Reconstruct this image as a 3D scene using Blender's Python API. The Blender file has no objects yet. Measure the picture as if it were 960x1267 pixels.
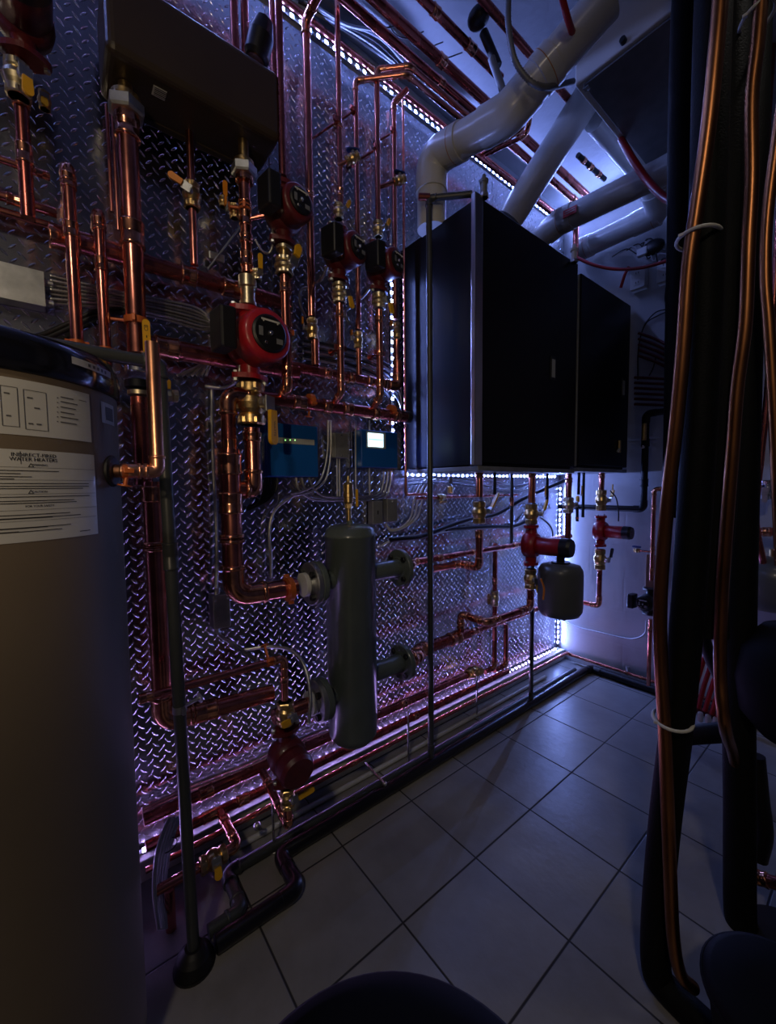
import bpy, bmesh, math, random
from mathutils import Vector, Matrix
random.seed(7)
SC = bpy.context.scene
COL = SC.collection
PI = math.pi

# ------------------------------------------------------------------ camera model (960x1267)
CX, CY, FPX = 480.0, 633.5, 503.11
YAW, PIT, ROL = -0.89644445, -0.06135561, -0.01020423
FW = Vector((math.sin(YAW)*math.cos(PIT), math.cos(YAW)*math.cos(PIT), math.sin(PIT)))
_r = FW.cross(Vector((0, 0, 1))).normalized(); _u = _r.cross(FW)
RT = math.cos(ROL)*_r + math.sin(ROL)*_u
UP = -math.sin(ROL)*_r + math.cos(ROL)*_u
EYE = Vector((1.38, 0, 1.15))
def ray(u, v): return (u-CX)/FPX*RT - (v-CY)/FPX*UP + FW
def PX(u, v, x): d = ray(u, v); return EYE + d*((x-EYE.x)/d.x)
def PY(u, v, y): d = ray(u, v); return EYE + d*((y-EYE.y)/d.y)
def PZ(u, v, z): d = ray(u, v); return EYE + d*((z-EYE.z)/d.z)
def _solve(p, d, key, val):
    q = p - EYE
    ax, c = (RT, (val-CX)/FPX) if key == 'u' else (UP, -(val-CY)/FPX)
    k = ax - c*FW
    return p + d*(-(q.dot(k))/(d.dot(k)))
def goz(p, v): return _solve(p, Vector((0, 0, 1)), 'v', v)       # move straight up or down
def goy(p, u): return _solve(p, Vector((0, 1, 0)), 'u', u)       # move along the long wall
def gox(p, u): return _solve(p, Vector((1, 0, 0)), 'u', u)       # move square to the long wall
def depth(p): return (p-EYE).dot(FW)
def off(p, x=0, y=0, z=0): return Vector((p.x+x, p.y+y, p.z+z))

# ------------------------------------------------------------------ materials
MAT = {}
def nodes(name):
    m = bpy.data.materials.new(name); m.use_nodes = True
    nt = m.node_tree; b = nt.nodes['Principled BSDF']
    MAT[name] = m
    return m, nt, b
def mat(name, col, rough=.5, metal=0., noise=0., nscale=30., bump=0., bscale=60., coat=0., spec=None, rvar=0.):
    m, nt, b = nodes(name)
    b.inputs['Base Color'].default_value = (*col, 1)
    b.inputs['Roughness'].default_value = rough
    b.inputs['Metallic'].default_value = metal
    if coat: b.inputs['Coat Weight'].default_value = coat; b.inputs['Coat Roughness'].default_value = .12
    if spec is not None: b.inputs['Specular IOR Level'].default_value = spec
    tc = nt.nodes.new('ShaderNodeTexCoord')
    if noise or rvar:
        n = nt.nodes.new('ShaderNodeTexNoise'); n.inputs['Scale'].default_value = nscale; n.inputs['Detail'].default_value = 4
        nt.links.new(tc.outputs['Object'], n.inputs['Vector'])
        if noise:
            r = nt.nodes.new('ShaderNodeValToRGB')
            lo = tuple(c*(1-noise) for c in col); hi = tuple(min(1, c*(1+noise*.6)) for c in col)
            r.color_ramp.elements[0].position = .3; r.color_ramp.elements[0].color = (*lo, 1)
            r.color_ramp.elements[1].position = .7; r.color_ramp.elements[1].color = (*hi, 1)
            nt.links.new(n.outputs['Fac'], r.inputs['Fac']); nt.links.new(r.outputs['Color'], b.inputs['Base Color'])
        if rvar:
            mr = nt.nodes.new('ShaderNodeMapRange'); mr.inputs['To Min'].default_value = max(.02, rough-rvar); mr.inputs['To Max'].default_value = rough+rvar
            nt.links.new(n.outputs['Fac'], mr.inputs['Value']); nt.links.new(mr.outputs['Result'], b.inputs['Roughness'])
    if bump:
        n2 = nt.nodes.new('ShaderNodeTexNoise'); n2.inputs['Scale'].default_value = bscale; n2.inputs['Detail'].default_value = 3
        nt.links.new(tc.outputs['Object'], n2.inputs['Vector'])
        bp = nt.nodes.new('ShaderNodeBump'); bp.inputs['Strength'].default_value = bump; bp.inputs['Distance'].default_value = .002
        nt.links.new(n2.outputs['Fac'], bp.inputs['Height']); nt.links.new(bp.outputs['Normal'], b.inputs['Normal'])
    return m
def emis(name, col, strength, base=(.8, .8, .8)):
    m, nt, b = nodes(name)
    b.inputs['Base Color'].default_value = (*base, 1)
    b.inputs['Emission Color'].default_value = (*col, 1); b.inputs['Emission Strength'].default_value = strength
    return m
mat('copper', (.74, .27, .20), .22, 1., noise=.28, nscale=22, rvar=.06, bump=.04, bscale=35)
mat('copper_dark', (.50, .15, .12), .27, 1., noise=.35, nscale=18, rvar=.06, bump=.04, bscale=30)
mat('copper_new', (.86, .42, .25), .3, 1., noise=.18, nscale=16, rvar=.06)
mat('copper_fit', (.80, .36, .22), .18, 1., noise=.3, nscale=60, rvar=.06, bump=.08, bscale=90)
mat('copper_dimmed', (.32, .13, .05), .33, 1., noise=.25, nscale=9, rvar=.05)  # copper darkened so the right-hand pipes reflect less lamp light
mat('brass', (.74, .52, .22), .3, 1., noise=.25, nscale=70, bump=.2, bscale=120)
mat('brass_pale', (.72, .62, .40), .34, 1., noise=.2, nscale=60)
mat('chrome', (.78, .78, .80), .16, 1., noise=.1, nscale=40)
mat('zinc', (.50, .51, .50), .42, 1., noise=.25, nscale=25, bump=.1, bscale=60)
mat('zinc_nut', (.62, .64, .62), .36, 1., noise=.2, nscale=40)
mat('steel_brushed', (.60, .60, .62), .28, 1., noise=.12, nscale=8)
mat('armor', (.52, .52, .50), .36, 1., noise=.2, nscale=80)
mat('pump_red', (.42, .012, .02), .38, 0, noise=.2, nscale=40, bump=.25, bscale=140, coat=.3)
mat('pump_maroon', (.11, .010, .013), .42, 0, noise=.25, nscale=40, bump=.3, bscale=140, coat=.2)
mat('black_plastic', (.007, .007, .008), .42, 0, noise=.2, nscale=40)
mat('black_gloss', (.006, .006, .008), .16, 0, coat=.5, noise=.1, nscale=5)
mat('floor_black', (.006, .006, .007), .28, 0, coat=.3)
mat('black_boiler', (.005, .005, .006), .34, 0, spec=.18, noise=.15, nscale=3, bump=.03, bscale=8)
mat('foam_black', (.0050, .0055, .0045), .6, 0, noise=.25, nscale=60, bump=.4, bscale=260, spec=.12)
mat('vinyl_black', (.002, .002, .002), .7, 0, noise=.2, nscale=30, spec=.12)
mat('rubber_black', (.006, .006, .007), .5, 0, noise=.2, nscale=60, spec=.4)
mat('grey_pvc', (.045, .050, .052), .35, 0, noise=.12, nscale=20)
mat('white_pvc', (.60, .60, .58), .28, 0, noise=.08, nscale=9, coat=.2)
mat('white_paint', (.80, .77, .70), .5, 0, noise=.06, nscale=6)
mat('white_plastic', (.66, .66, .64), .4)
mat('tie_white', (.62, .60, .50), .45)
mat('tag_yellow', (.80, .42, .015), .45, 0, noise=.08, nscale=30)
mat('tag_orange', (.78, .26, .015), .45, 0, noise=.08, nscale=30)
mat('handle_blue', (.01, .03, .16), .4)
mat('print_black', (.02, .02, .02), .6)
mat('print_grey', (.10, .10, .10), .6)
mat('clamp_orange', (.55, .13, .03), .4, .2, noise=.2, nscale=60)
mat('blue_case', (.005, .10, .40), .38, 0, noise=.06, nscale=9)
mat('strip_grey', (.42, .44, .42), .4)
mat('box_grey', (.22, .23, .24), .45, .3, noise=.15, nscale=20)
mat('green_tank', (.105, .130, .122), .32, 0, noise=.12, nscale=12, coat=.35, bump=.06, bscale=60)
mat('tank_tan', (.17, .13, .085), .55, 0, noise=.05, nscale=7, bump=.12, bscale=300)
mat('tank_grey', (.10, .105, .105), .36, 0, noise=.08, nscale=9, coat=.2)
mat('paper', (.60, .60, .56), .35, 0, noise=.10, nscale=11, coat=.25)
mat('brown_case', (.040, .028, .018), .32, 0, noise=.12, nscale=6, bump=.15, bscale=240)
mat('pex_red', (.42, .015, .02), .35, 0, coat=.3)
mat('pex_dark', (.14, .012, .015), .4)
mat('cable_grey', (.30, .30, .30), .4, .2)
mat('cable_black', (.015, .015, .016), .45)
mat('cable_pale', (.52, .53, .56), .35)
mat('wood', (.26, .14, .08), .6, 0, noise=.3, nscale=12)
mat('orange_rust', (.45, .18, .05), .6)
mat('label_red', (.55, .03, .03), .5)
emis('led', (.23, .33, 1.0), 270)
emis('led_hi', (.23, .34, 1.0), 480)
emis('led_dim', (.40, .34, .95), 28)
emis('led_low', (.46, .32, .92), 95)
emis('lens_warm', (1.0, .84, .66), 4)
emis('led_green', (.35, 1.0, .25), 5)
emis('lcd', (.62, .90, 1.0), 2.6)
emis('lcd_band', (.30, .75, .95), 1.6)
emis('bulb', (1.0, .74, .45), 10)
emis('fill_lens', (1.0, .80, .55), 6)
mat('strip_tape', (.75, .76, .78), .4)

def math_node(nt, op, a, b=None, c=None, clamp=False):
    n = nt.nodes.new('ShaderNodeMath'); n.operation = op; n.use_clamp = clamp
    for i, x in enumerate((a, b, c)):
        if x is None: continue
        if isinstance(x, (int, float)): n.inputs[i].default_value = x
        else: nt.links.new(x, n.inputs[i])
    return n.outputs[0]
def plate_material():
    m, nt, b = nodes('diamond_plate')
    tc = nt.nodes.new('ShaderNodeTexCoord'); sp = nt.nodes.new('ShaderNodeSeparateXYZ')
    nt.links.new(tc.outputs['Object'], sp.inputs[0])
    M = lambda *a, **k: math_node(nt, *a, **k)
    cell = .0240
    Y, Z = sp.outputs['Y'], sp.outputs['Z']
    a = M('DIVIDE', M('ADD', Y, Z), cell*1.4142); d = M('DIVIDE', M('SUBTRACT', Y, Z), cell*1.4142)
    fa = M('SUBTRACT', M('FRACT', a), .5); fd = M('SUBTRACT', M('FRACT', d), .5)
    par = M('FLOORED_MODULO', M('ADD', M('FLOOR', a), M('FLOOR', d)), 2.0)
    ip = M('SUBTRACT', 1.0, par)
    A = M('ADD', M('MULTIPLY', fa, par), M('MULTIPLY', fd, ip))
    B = M('ADD', M('MULTIPLY', fd, par), M('MULTIPLY', fa, ip))
    env = M('SUBTRACT', 1.0, M('POWER', M('ABSOLUTE', M('MULTIPLY', A, 1.98)), 2.0))
    h = M('SUBTRACT', M('MULTIPLY', env, .135), M('ABSOLUTE', B))
    h = M('MULTIPLY', h, 13.0, clamp=True)
    n = nt.nodes.new('ShaderNodeTexNoise'); n.inputs['Scale'].default_value = 5; n.inputs['Detail'].default_value = 5
    nt.links.new(tc.outputs['Object'], n.inputs['Vector'])
    n2 = nt.nodes.new('ShaderNodeTexNoise'); n2.inputs['Scale'].default_value = 90; n2.inputs['Detail'].default_value = 2
    nt.links.new(tc.outputs['Object'], n2.inputs['Vector'])
    hh = M('ADD', M('MULTIPLY', h, .92), M('MULTIPLY', n2.outputs['Fac'], .05))
    bp = nt.nodes.new('ShaderNodeBump'); bp.inputs['Strength'].default_value = .9; bp.inputs['Distance'].default_value = .0022
    nt.links.new(hh, bp.inputs['Height']); nt.links.new(bp.outputs['Normal'], b.inputs['Normal'])
    mr = nt.nodes.new('ShaderNodeMapRange'); mr.inputs['To Min'].default_value = .16; mr.inputs['To Max'].default_value = .24
    nt.links.new(n.outputs['Fac'], mr.inputs['Value']); nt.links.new(mr.outputs['Result'], b.inputs['Roughness'])
    b.inputs['Metallic'].default_value = 1; b.inputs['Base Color'].default_value = (.40, .40, .42, 1)
plate_material()
def tile_material():
    m, nt, b = nodes('floor_tile')
    tc = nt.nodes.new('ShaderNodeTexCoord'); sp = nt.nodes.new('ShaderNodeSeparateXYZ')
    nt.links.new(tc.outputs['Object'], sp.inputs[0])
    M = lambda *a, **k: math_node(nt, *a, **k)
    T = .2975
    u = M('DIVIDE', M('SUBTRACT', sp.outputs['X'], .3145), T); w = M('DIVIDE', M('SUBTRACT', sp.outputs['Y'], .0555), T)
    du = M('MULTIPLY', M('SUBTRACT', .5, M('ABSOLUTE', M('SUBTRACT', M('FRACT', u), .5))), T)
    dw = M('MULTIPLY', M('SUBTRACT', .5, M('ABSOLUTE', M('SUBTRACT', M('FRACT', w), .5))), T)
    d = M('MINIMUM', du, dw)
    g = nt.nodes.new('ShaderNodeMapRange'); g.inputs['From Min'].default_value = .0016; g.inputs['From Max'].default_value = .0036
    nt.links.new(d, g.inputs['Value'])
    idn = M('ADD', M('MULTIPLY', M('FLOOR', u), 12.9898), M('MULTIPLY', M('FLOOR', w), 78.233))
    rnd = M('FRACT', M('MULTIPLY', M('SINE', idn), 43758.5))
    n = nt.nodes.new('ShaderNodeTexNoise'); n.inputs['Scale'].default_value = 6; n.inputs['Detail'].default_value = 7; n.inputs['Roughness'].default_value = .6
    mp = nt.nodes.new('ShaderNodeCombineXYZ')
    nt.links.new(M('ADD', sp.outputs['X'], M('MULTIPLY', rnd, 7)), mp.inputs[0]); nt.links.new(sp.outputs['Y'], mp.inputs[1]); nt.links.new(rnd, mp.inputs[2])
    nt.links.new(mp.outputs[0], n.inputs['Vector'])
    fac = M('ADD', M('MULTIPLY', n.outputs['Fac'], .8), M('MULTIPLY', rnd, .15))
    r = nt.nodes.new('ShaderNodeValToRGB')
    r.color_ramp.elements[0].position = .25; r.color_ramp.elements[0].color = (.20, .19, .18, 1)
    r.color_ramp.elements[1].position = .8; r.color_ramp.elements[1].color = (.34, .325, .31, 1)
    nt.links.new(fac, r.inputs['Fac'])
    mx = nt.nodes.new('ShaderNodeMix'); mx.data_type = 'RGBA'
    mx.inputs[6].default_value = (.022, .020, .019, 1)
    nt.links.new(g.outputs['Result'], mx.inputs[0]); nt.links.new(r.outputs['Color'], mx.inputs[7]); nt.links.new(mx.outputs[2], b.inputs['Base Color'])
    rr = nt.nodes.new('ShaderNodeMapRange'); rr.inputs['To Min'].default_value = .8; rr.inputs['To Max'].default_value = .36
    nt.links.new(g.outputs['Result'], rr.inputs['Value']); nt.links.new(rr.outputs['Result'], b.inputs['Roughness'])
    n3 = nt.nodes.new('ShaderNodeTexNoise'); n3.inputs['Scale'].default_value = 38; n3.inputs['Detail'].default_value = 3
    nt.links.new(tc.outputs['Object'], n3.inputs['Vector'])
    hh = M('ADD', g.outputs['Result'], M('MULTIPLY', n3.outputs['Fac'], .7))
    bp = nt.nodes.new('ShaderNodeBump'); bp.inputs['Strength'].default_value = .55; bp.inputs['Distance'].default_value = .0022
    nt.links.new(hh, bp.inputs['Height']); nt.links.new(bp.outputs['Normal'], b.inputs['Normal'])
tile_material()
def wall_material(name, col, block):
    m, nt, b = nodes(name)
    tc = nt.nodes.new('ShaderNodeTexCoord')
    n = nt.nodes.new('ShaderNodeTexNoise'); n.inputs['Scale'].default_value = 3; n.inputs['Detail'].default_value = 6
    nt.links.new(tc.outputs['Object'], n.inputs['Vector'])
    r = nt.nodes.new('ShaderNodeValToRGB')
    r.color_ramp.elements[0].position = .3; r.color_ramp.elements[0].color = (*[c*.8 for c in col], 1)
    r.color_ramp.elements[1].position = .65; r.color_ramp.elements[1].color = (*col, 1)
    nt.links.new(n.outputs['Fac'], r.inputs['Fac']); nt.links.new(r.outputs['Color'], b.inputs['Base Color'])
    b.inputs['Roughness'].default_value = .55
    n3 = nt.nodes.new('ShaderNodeTexNoise'); n3.inputs['Scale'].default_value = 30; n3.inputs['Detail'].default_value = 4
    nt.links.new(tc.outputs['Object'], n3.inputs['Vector'])
    h = n3.outputs['Fac']
    if block:
        sp = nt.nodes.new('ShaderNodeSeparateXYZ'); nt.links.new(tc.outputs['Object'], sp.inputs[0])
        M = lambda *a, **k: math_node(nt, *a, **k)
        row = M('DIVIDE', sp.outputs['Z'], .2); sh = M('MULTIPLY', M('FLOORED_MODULO', M('FLOOR', row), 2.0), .5)
        cx = M('ADD', M('DIVIDE', sp.outputs['X'], .4), sh)
        dz = M('MULTIPLY', M('SUBTRACT', .5, M('ABSOLUTE', M('SUBTRACT', M('FRACT', row), .5))), .2)
        dx = M('MULTIPLY', M('SUBTRACT', .5, M('ABSOLUTE', M('SUBTRACT', M('FRACT', cx), .5))), .4)
        j = M('MULTIPLY', M('MINIMUM', dz, dx), 120.0, clamp=True)
        h = M('ADD', M('MULTIPLY', j, .16), M('MULTIPLY', h, .5))
    bp = nt.nodes.new('ShaderNodeBump'); bp.inputs['Strength'].default_value = .4; bp.inputs['Distance'].default_value = .004
    nt.links.new(h, bp.inputs['Height']); nt.links.new(bp.outputs['Normal'], b.inputs['Normal'])
wall_material('wall_block', (.60, .60, .60), True)
wall_material('plaster', (.55, .56, .58), False)
wall_material('wall_plain', (.10, .10, .11), False)

# ------------------------------------------------------------------ mesh building
def basis(axis, face=None):
    z = Vector(axis).normalized()
    f = Vector(face) if face is not None else (Vector((1, 0, 0)) if abs(z.x) < .9 else Vector((0, 1, 0)))
    x = (f - z*f.dot(z)).normalized(); y = z.cross(x)
    return Matrix((x, y, z)).transposed()
def frame(loc, axis=(0, 0, 1), face=None):
    return Matrix.Translation(Vector(loc)) @ basis(axis, face).to_4x4()

def fillet(pts, rad, n=6):
    pts = [Vector(p) for p in pts]; out = [pts[0]]
    for i in range(1, len(pts)-1):
        a, b, c = pts[i-1], pts[i], pts[i+1]
        d1, d2 = a-b, c-b
        l1, l2 = d1.length, d2.length
        if l1 < 1e-6 or l2 < 1e-6: continue
        d1.normalize(); d2.normalize()
        ang = d1.angle(d2)
        if ang > PI-.03: out.append(b); continue
        t = min(rad/math.tan(ang/2), l1*.48, l2*.48); rr = t*math.tan(ang/2)
        cen = b + (d1+d2).normalized()*(rr/math.sin(ang/2))
        p0, p1 = b+d1*t, b+d2*t
        v0, v1 = p0-cen, p1-cen; tot = v0.angle(v1); ax = v0.cross(v1)
        if ax.length < 1e-12: out.append(b); continue
        ax.normalize()
        for k in range(n+1): out.append(cen + Matrix.Rotation(tot*k/n, 3, ax) @ v0)
    out.append(pts[-1]); return out
def smooth_curve(pts, n=8):
    P = [Vector(p) for p in pts]; P = [P[0]*2-P[1]] + P + [P[-1]*2-P[-2]]; out = []
    for i in range(1, len(P)-2):
        for k in range(n):
            t = k/n; a, b, c, d = P[i-1], P[i], P[i+1], P[i+2]
            out.append(.5*((2*b)+(c-a)*t+(2*a-5*b+4*c-d)*t*t+(3*b-a-3*c+d)*t**3))
    out.append(P[-2]); return out

class MB:
    def __init__(s): s.v, s.f, s.sm = [], [], []
    def add(s, vs, fs, sm=True, M=None):
        o = len(s.v); s.v += [tuple(M @ Vector(p)) if M is not None else tuple(p) for p in vs]
        s.f += [[i+o for i in f] for f in fs]; s.sm += [sm]*len(fs); return s
    def tube(s, pts, r, seg=16, caps=True, hollow=False):
        pts = [Vector(p) for p in pts]; q = [pts[0]]
        for p in pts[1:]:
            if (p-q[-1]).length > 1e-5: q.append(p)
        pts = q; n = len(pts)
        if n < 2: return s
        R = r if isinstance(r, (list, tuple)) else [r]*n
        if len(R) != n: R = [R[min(i, len(R)-1)] for i in range(n)]
        T = [(pts[min(i+1, n-1)]-pts[max(i-1, 0)]).normalized() for i in range(n)]
        T[0] = (pts[1]-pts[0]).normalized(); T[-1] = (pts[-1]-pts[-2]).normalized()
        x = basis(T[0]).col[0].copy(); vs = []
        for i in range(n):
            x = (x - T[i]*x.dot(T[i])).normalized(); y = T[i].cross(x)
            for k in range(seg):
                a = 2*PI*k/seg; vs.append(pts[i]+(x*math.cos(a)+y*math.sin(a))*R[i])
        fs = [[i*seg+k, i*seg+(k+1) % seg, (i+1)*seg+(k+1) % seg, (i+1)*seg+k] for i in range(n-1) for k in range(seg)]
        s.add(vs, fs, True)
        if caps:
            s.add(vs[:seg], [list(range(seg))[::-1]], False); s.add(vs[-seg:], [list(range(seg))], False)
        return s
    def lathe(s, prof, M, seg=24, soft=False, flat=False):
        """profile of (radius, height) along local z"""
        if soft:
            vs = [(r*math.cos(2*PI*k/seg), r*math.sin(2*PI*k/seg), h) for r, h in prof for k in range(seg)]
            fs = [[i*seg+k, i*seg+(k+1) % seg, (i+1)*seg+(k+1) % seg, (i+1)*seg+k] for i in range(len(prof)-1) for k in range(seg)]
            s.add(vs, fs, True, M)
        else:
            for (r0, h0), (r1, h1) in zip(prof, prof[1:]):
                vs = [(r*math.cos(2*PI*k/seg), r*math.sin(2*PI*k/seg), h) for r, h in ((r0, h0), (r1, h1)) for k in range(seg)]
                s.add(vs, [[k, (k+1) % seg, seg+(k+1) % seg, seg+k] for k in range(seg)], not flat, M)
        for (r, h), rev in ((prof[0], True), (prof[-1], False)):
            if r > 1e-5:
                vs = [(r*math.cos(2*PI*k/seg), r*math.sin(2*PI*k/seg), h) for k in range(seg)]
                s.add(vs, [list(range(seg))[::-1] if rev else list(range(seg))], False, M)
        return s
    def cyl(s, a, b, r, seg=20, bev=0):
        a, b = Vector(a), Vector(b); L = (b-a).length; M = frame(a, b-a)
        e = bev or min(r*.12, L*.2)
        return s.lathe([(r-e, 0), (r, e), (r, L-e), (r-e, L)], M, seg)
    def hexa(s, a, b, r):
        a, b = Vector(a), Vector(b); L = (b-a).length; e = min(r*.12, L*.2)
        return s.lathe([(r-e, 0), (r, e), (r, L-e), (r-e, L)], frame(a, b-a), 6, flat=True)
    def box(s, c, size, bev=.002, M=None, segs=2):
        bm = bmesh.new(); bmesh.ops.create_cube(bm, size=1)
        for v in bm.verts: v.co = Vector((v.co.x*size[0], v.co.y*size[1], v.co.z*size[2]))
        if bev: bmesh.ops.bevel(bm, geom=list(bm.edges), offset=min(bev, min(size)*.45), segments=segs, affect='EDGES', profile=.5)
        T = (M if M is not None else Matrix.Identity(4)) @ Matrix.Translation(Vector(c))
        bm.verts.index_update()
        big = max(f.calc_area() for f in bm.faces)*.0
        vs = [v.co.copy() for v in bm.verts]
        for f in bm.faces: s.add([vs[v.index] for v in f.verts], [list(range(len(f.verts)))], False, T)
        bm.free(); return s
    def ball(s, c, r, seg=16, rings=10, sc=(1, 1, 1), M=None):
        T = (M if M is not None else Matrix.Identity(4)) @ Matrix.Translation(Vector(c)) @ Matrix.Diagonal((*sc, 1))
        prof = [(max(1e-6, r*math.sin(PI*i/rings)), -r*math.cos(PI*i/rings)) for i in range(rings+1)]
        return s.lathe(prof, T, seg, soft=True)
    def prism(s, poly, h0, h1, M, smooth=False):
        n = len(poly); vs = [(x, y, h0) for x, y in poly]+[(x, y, h1) for x, y in poly]
        s.add(vs, [[k, (k+1) % n, n+(k+1) % n, n+k] for k in range(n)], smooth, M)
        s.add(vs, [list(range(n))[::-1], list(range(n, 2*n))], False, M); return s
    def build(s, name, m, parent=None, origin=None):
        o0 = Vector(origin) if origin is not None else (sum((Vector(v) for v in s.v), Vector())/max(1, len(s.v)))
        if parent is not None: o0 = Vector(parent.get('_o', (0, 0, 0)))
        me = bpy.data.meshes.new(name); me.from_pydata([tuple(Vector(v)-o0) for v in s.v], [], s.f)
        bm = bmesh.new(); bm.from_mesh(me); bmesh.ops.remove_doubles(bm, verts=bm.verts, dist=1e-6) if False else None
        bm.free()
        for p, q in zip(me.polygons, s.sm): p.use_smooth = q
        me.materials.append(MAT[m] if isinstance(m, str) else m)
        ob = bpy.data.objects.new(name, me); COL.objects.link(ob)
        if parent is not None: ob.parent = parent
        else: ob.location = o0
        ob['_o'] = tuple(o0)
        return ob
def tag(o, label, cat, group=None):
    o['label'] = label; o['category'] = cat
    if group: o['group'] = group
    return o
def struct(o): o['kind'] = 'structure'; return o
def thing(name, label, cat, loc, group=None):
    o = bpy.data.objects.new(name, None); COL.objects.link(o); o.location = Vector(loc); o['_o'] = tuple(loc)
    o.empty_display_size = .02
    return tag(o, label, cat, group)

def path(start, *steps):
    """walk square to the room: ('V',row) up/down, ('H',col) along the long wall, ('O',x) to a distance from it,
    ('X',col) square to it, ('z',z) ('y',y) absolute, ('to',point)"""
    pts = [Vector(start)]
    for k, a in steps:
        p = pts[-1]
        if k == 'V': q = goz(p, a)
        elif k == 'H': q = goy(p, a)
        elif k == 'X': q = gox(p, a)
        elif k == 'O': q = Vector((a, p.y, p.z))
        elif k == 'z': q = Vector((p.x, p.y, a))
        elif k == 'y': q = Vector((p.x, a, p.z))
        elif k == 'to': q = Vector(a)
        pts.append(q)
    return pts
def pipe(name, label, pts, r, m='copper', fm='copper_fit', cat='pipe', bend=None, sleeves=(), elbows=True, group=None, seg=18, fat=1.13, ring=True):
    """a pipe run: tube + sweated elbows and sleeves as its parts. sleeves: (leg index, fraction[, half length])"""
    bend = bend or r*1.9
    pts = [Vector(p) for p in pts]
    o = MB().tube(fillet(pts, bend), r, seg).build(name, m, origin=pts[0]); tag(o, label, cat, group)
    if elbows:
        for i in range(1, len(pts)-1):
            a, b, c = pts[i-1], pts[i], pts[i+1]
            d1, d2 = (a-b), (c-b); l1, l2 = d1.length, d2.length; d1.normalize(); d2.normalize()
            ang = d1.angle(d2)
            if ang > PI-.1: continue
            t = bend/math.tan(ang/2)
            e1, e2 = min(t+r*1.1, l1*.49), min(t+r*1.1, l2*.49)
            q = fillet([b+d1*e1, b, b+d2*e2], bend)
            mb = MB().tube(q, r*fat, seg)
            if ring:
                for p0, d in ((b+d1*e1, d1), (b+d2*e2, d2)):
                    mb.lathe([(r*1.02, -r*.5), (r*(fat+.1), -r*.45), (r*(fat+.13), -r*.22), (r*(fat+.1), 0), (r*1.0, r*.04)], frame(p0, d), seg, soft=True)
            mb.build('elbow', fm, o)
    for sl in sleeves:
        i, f = sl[0], sl[1]; hl = sl[2] if len(sl) > 2 else r*1.5
        a, b = pts[i], pts[i+1]; d = (b-a).normalized(); c = a.lerp(b, f); k = fat+.03
        MB().lathe([(r*1.0, -hl-r*.05), (r*(k+.05), -hl), (r*(k+.07), -hl+r*.2), (r*k, -hl+r*.4), (r*k, -r*.12), (r*(k-.05), 0), (r*k, r*.12), (r*k, hl-r*.4),
                    (r*(k+.07), hl-r*.2), (r*(k+.05), hl), (r*1.0, hl+r*.05)], frame(c, d), seg, soft=True).build('sleeve', fm, o)
    return o
def rpx(w, p):
    """half of the width that spans w pixels at point p (roughly, for an upright thing)"""
    d = depth(p); q = (p-EYE); cu = q.dot(RT)/d
    return .5*w*d/FPX/math.sqrt(1+cu*cu)

def union(label, c, axis, r, m='zinc_nut', L=None, group=None):
    L = L or r*2.2; a = Vector(axis).normalized(); c = Vector(c)
    o = MB().hexa(c-a*L*.32, c+a*L*.32, r*1.75).build('pipe_union', m, origin=c); tag(o, label, 'fitting', group)
    MB().cyl(c+a*L*.3, c+a*L*.62, r*1.35).build('collar', 'brass', o)
    MB().cyl(c-a*L*.75, c-a*L*.3, r*1.2).build('tailpiece', 'copper_fit', o)
    return o
def valve(label, c, axis, r, side, lever=None, m='brass', hm='tag_yellow', L=None, long=None, group=None, name='ball_valve', grip='lever'):
    """ball valve: body, stem nut and lever. side: which way the stem points; lever: which way the lever runs"""
    a = Vector(axis).normalized(); c = Vector(c); s = Vector(side).normalized(); L = L or r*6.2
    mb = MB()
    mb.lathe([(r*1.25, -L*.5), (r*1.6, -L*.46), (r*1.6, -L*.28), (r*1.4, -L*.24), (r*1.75, -L*.14), (r*1.95, 0), (r*1.75, L*.14), (r*1.4, L*.24), (r*1.6, L*.28), (r*1.6, L*.46), (r*1.25, L*.5)], frame(c, a), 20)
    mb.hexa(c-a*L*.5, c-a*L*.3, r*1.72); mb.hexa(c+a*L*.3, c+a*L*.5, r*1.72)
    o = mb.build(name, m, origin=c); tag(o, label, 'valve', group)
    MB().cyl(c+s*r*1.2, c+s*r*2.5, r*.8, 14).hexa(c+s*r*2.3, c+s*r*2.9, r*.75).build('stem_nut', 'zinc_nut', o)
    lv = Vector(lever if lever is not None else a).normalized(); W = max(r*1.15, .0115); long = long or L*1.15
    top = c+s*r*2.85
    if grip == 'lever':
        wdir = lv.cross(s).normalized(); g = MB()
        M = Matrix((lv, wdir, s)).transposed().to_4x4(); M.translation = top
        t = r*.16
        g.box((r*.2, 0, 0), (r*1.9, W*1.5, t*1.4), t*.4, M)
        g.build('lever_plate', 'zinc', o)
        g = MB(); n = 10; poly = []
        for k in range(n+1):
            an = -PI/2+PI*k/n; poly.append((long-W*.6+math.cos(an)*W*.6, math.sin(an)*W*.6))
        poly += [(r*1.0, W*.5), (r*1.0, -W*.5)]
        g.prism(poly, r*.1, r*.1+t*3, M); g.build('handle', hm, o)
    else:
        g = MB(); M = frame(top, s, a); poly = []
        for k in range(24):
            an = 2*PI*k/24; rr = max(r, .010)*(1.75+.55*math.cos(an*2)); poly.append((rr*math.cos(an), rr*math.sin(an)*.8))
        g.prism(poly, 0, r*.5, M); g.cyl(top+s*r*.4, top+s*r*.7, r*.4, 10); g.build('handle', hm, o)
    return o
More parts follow.
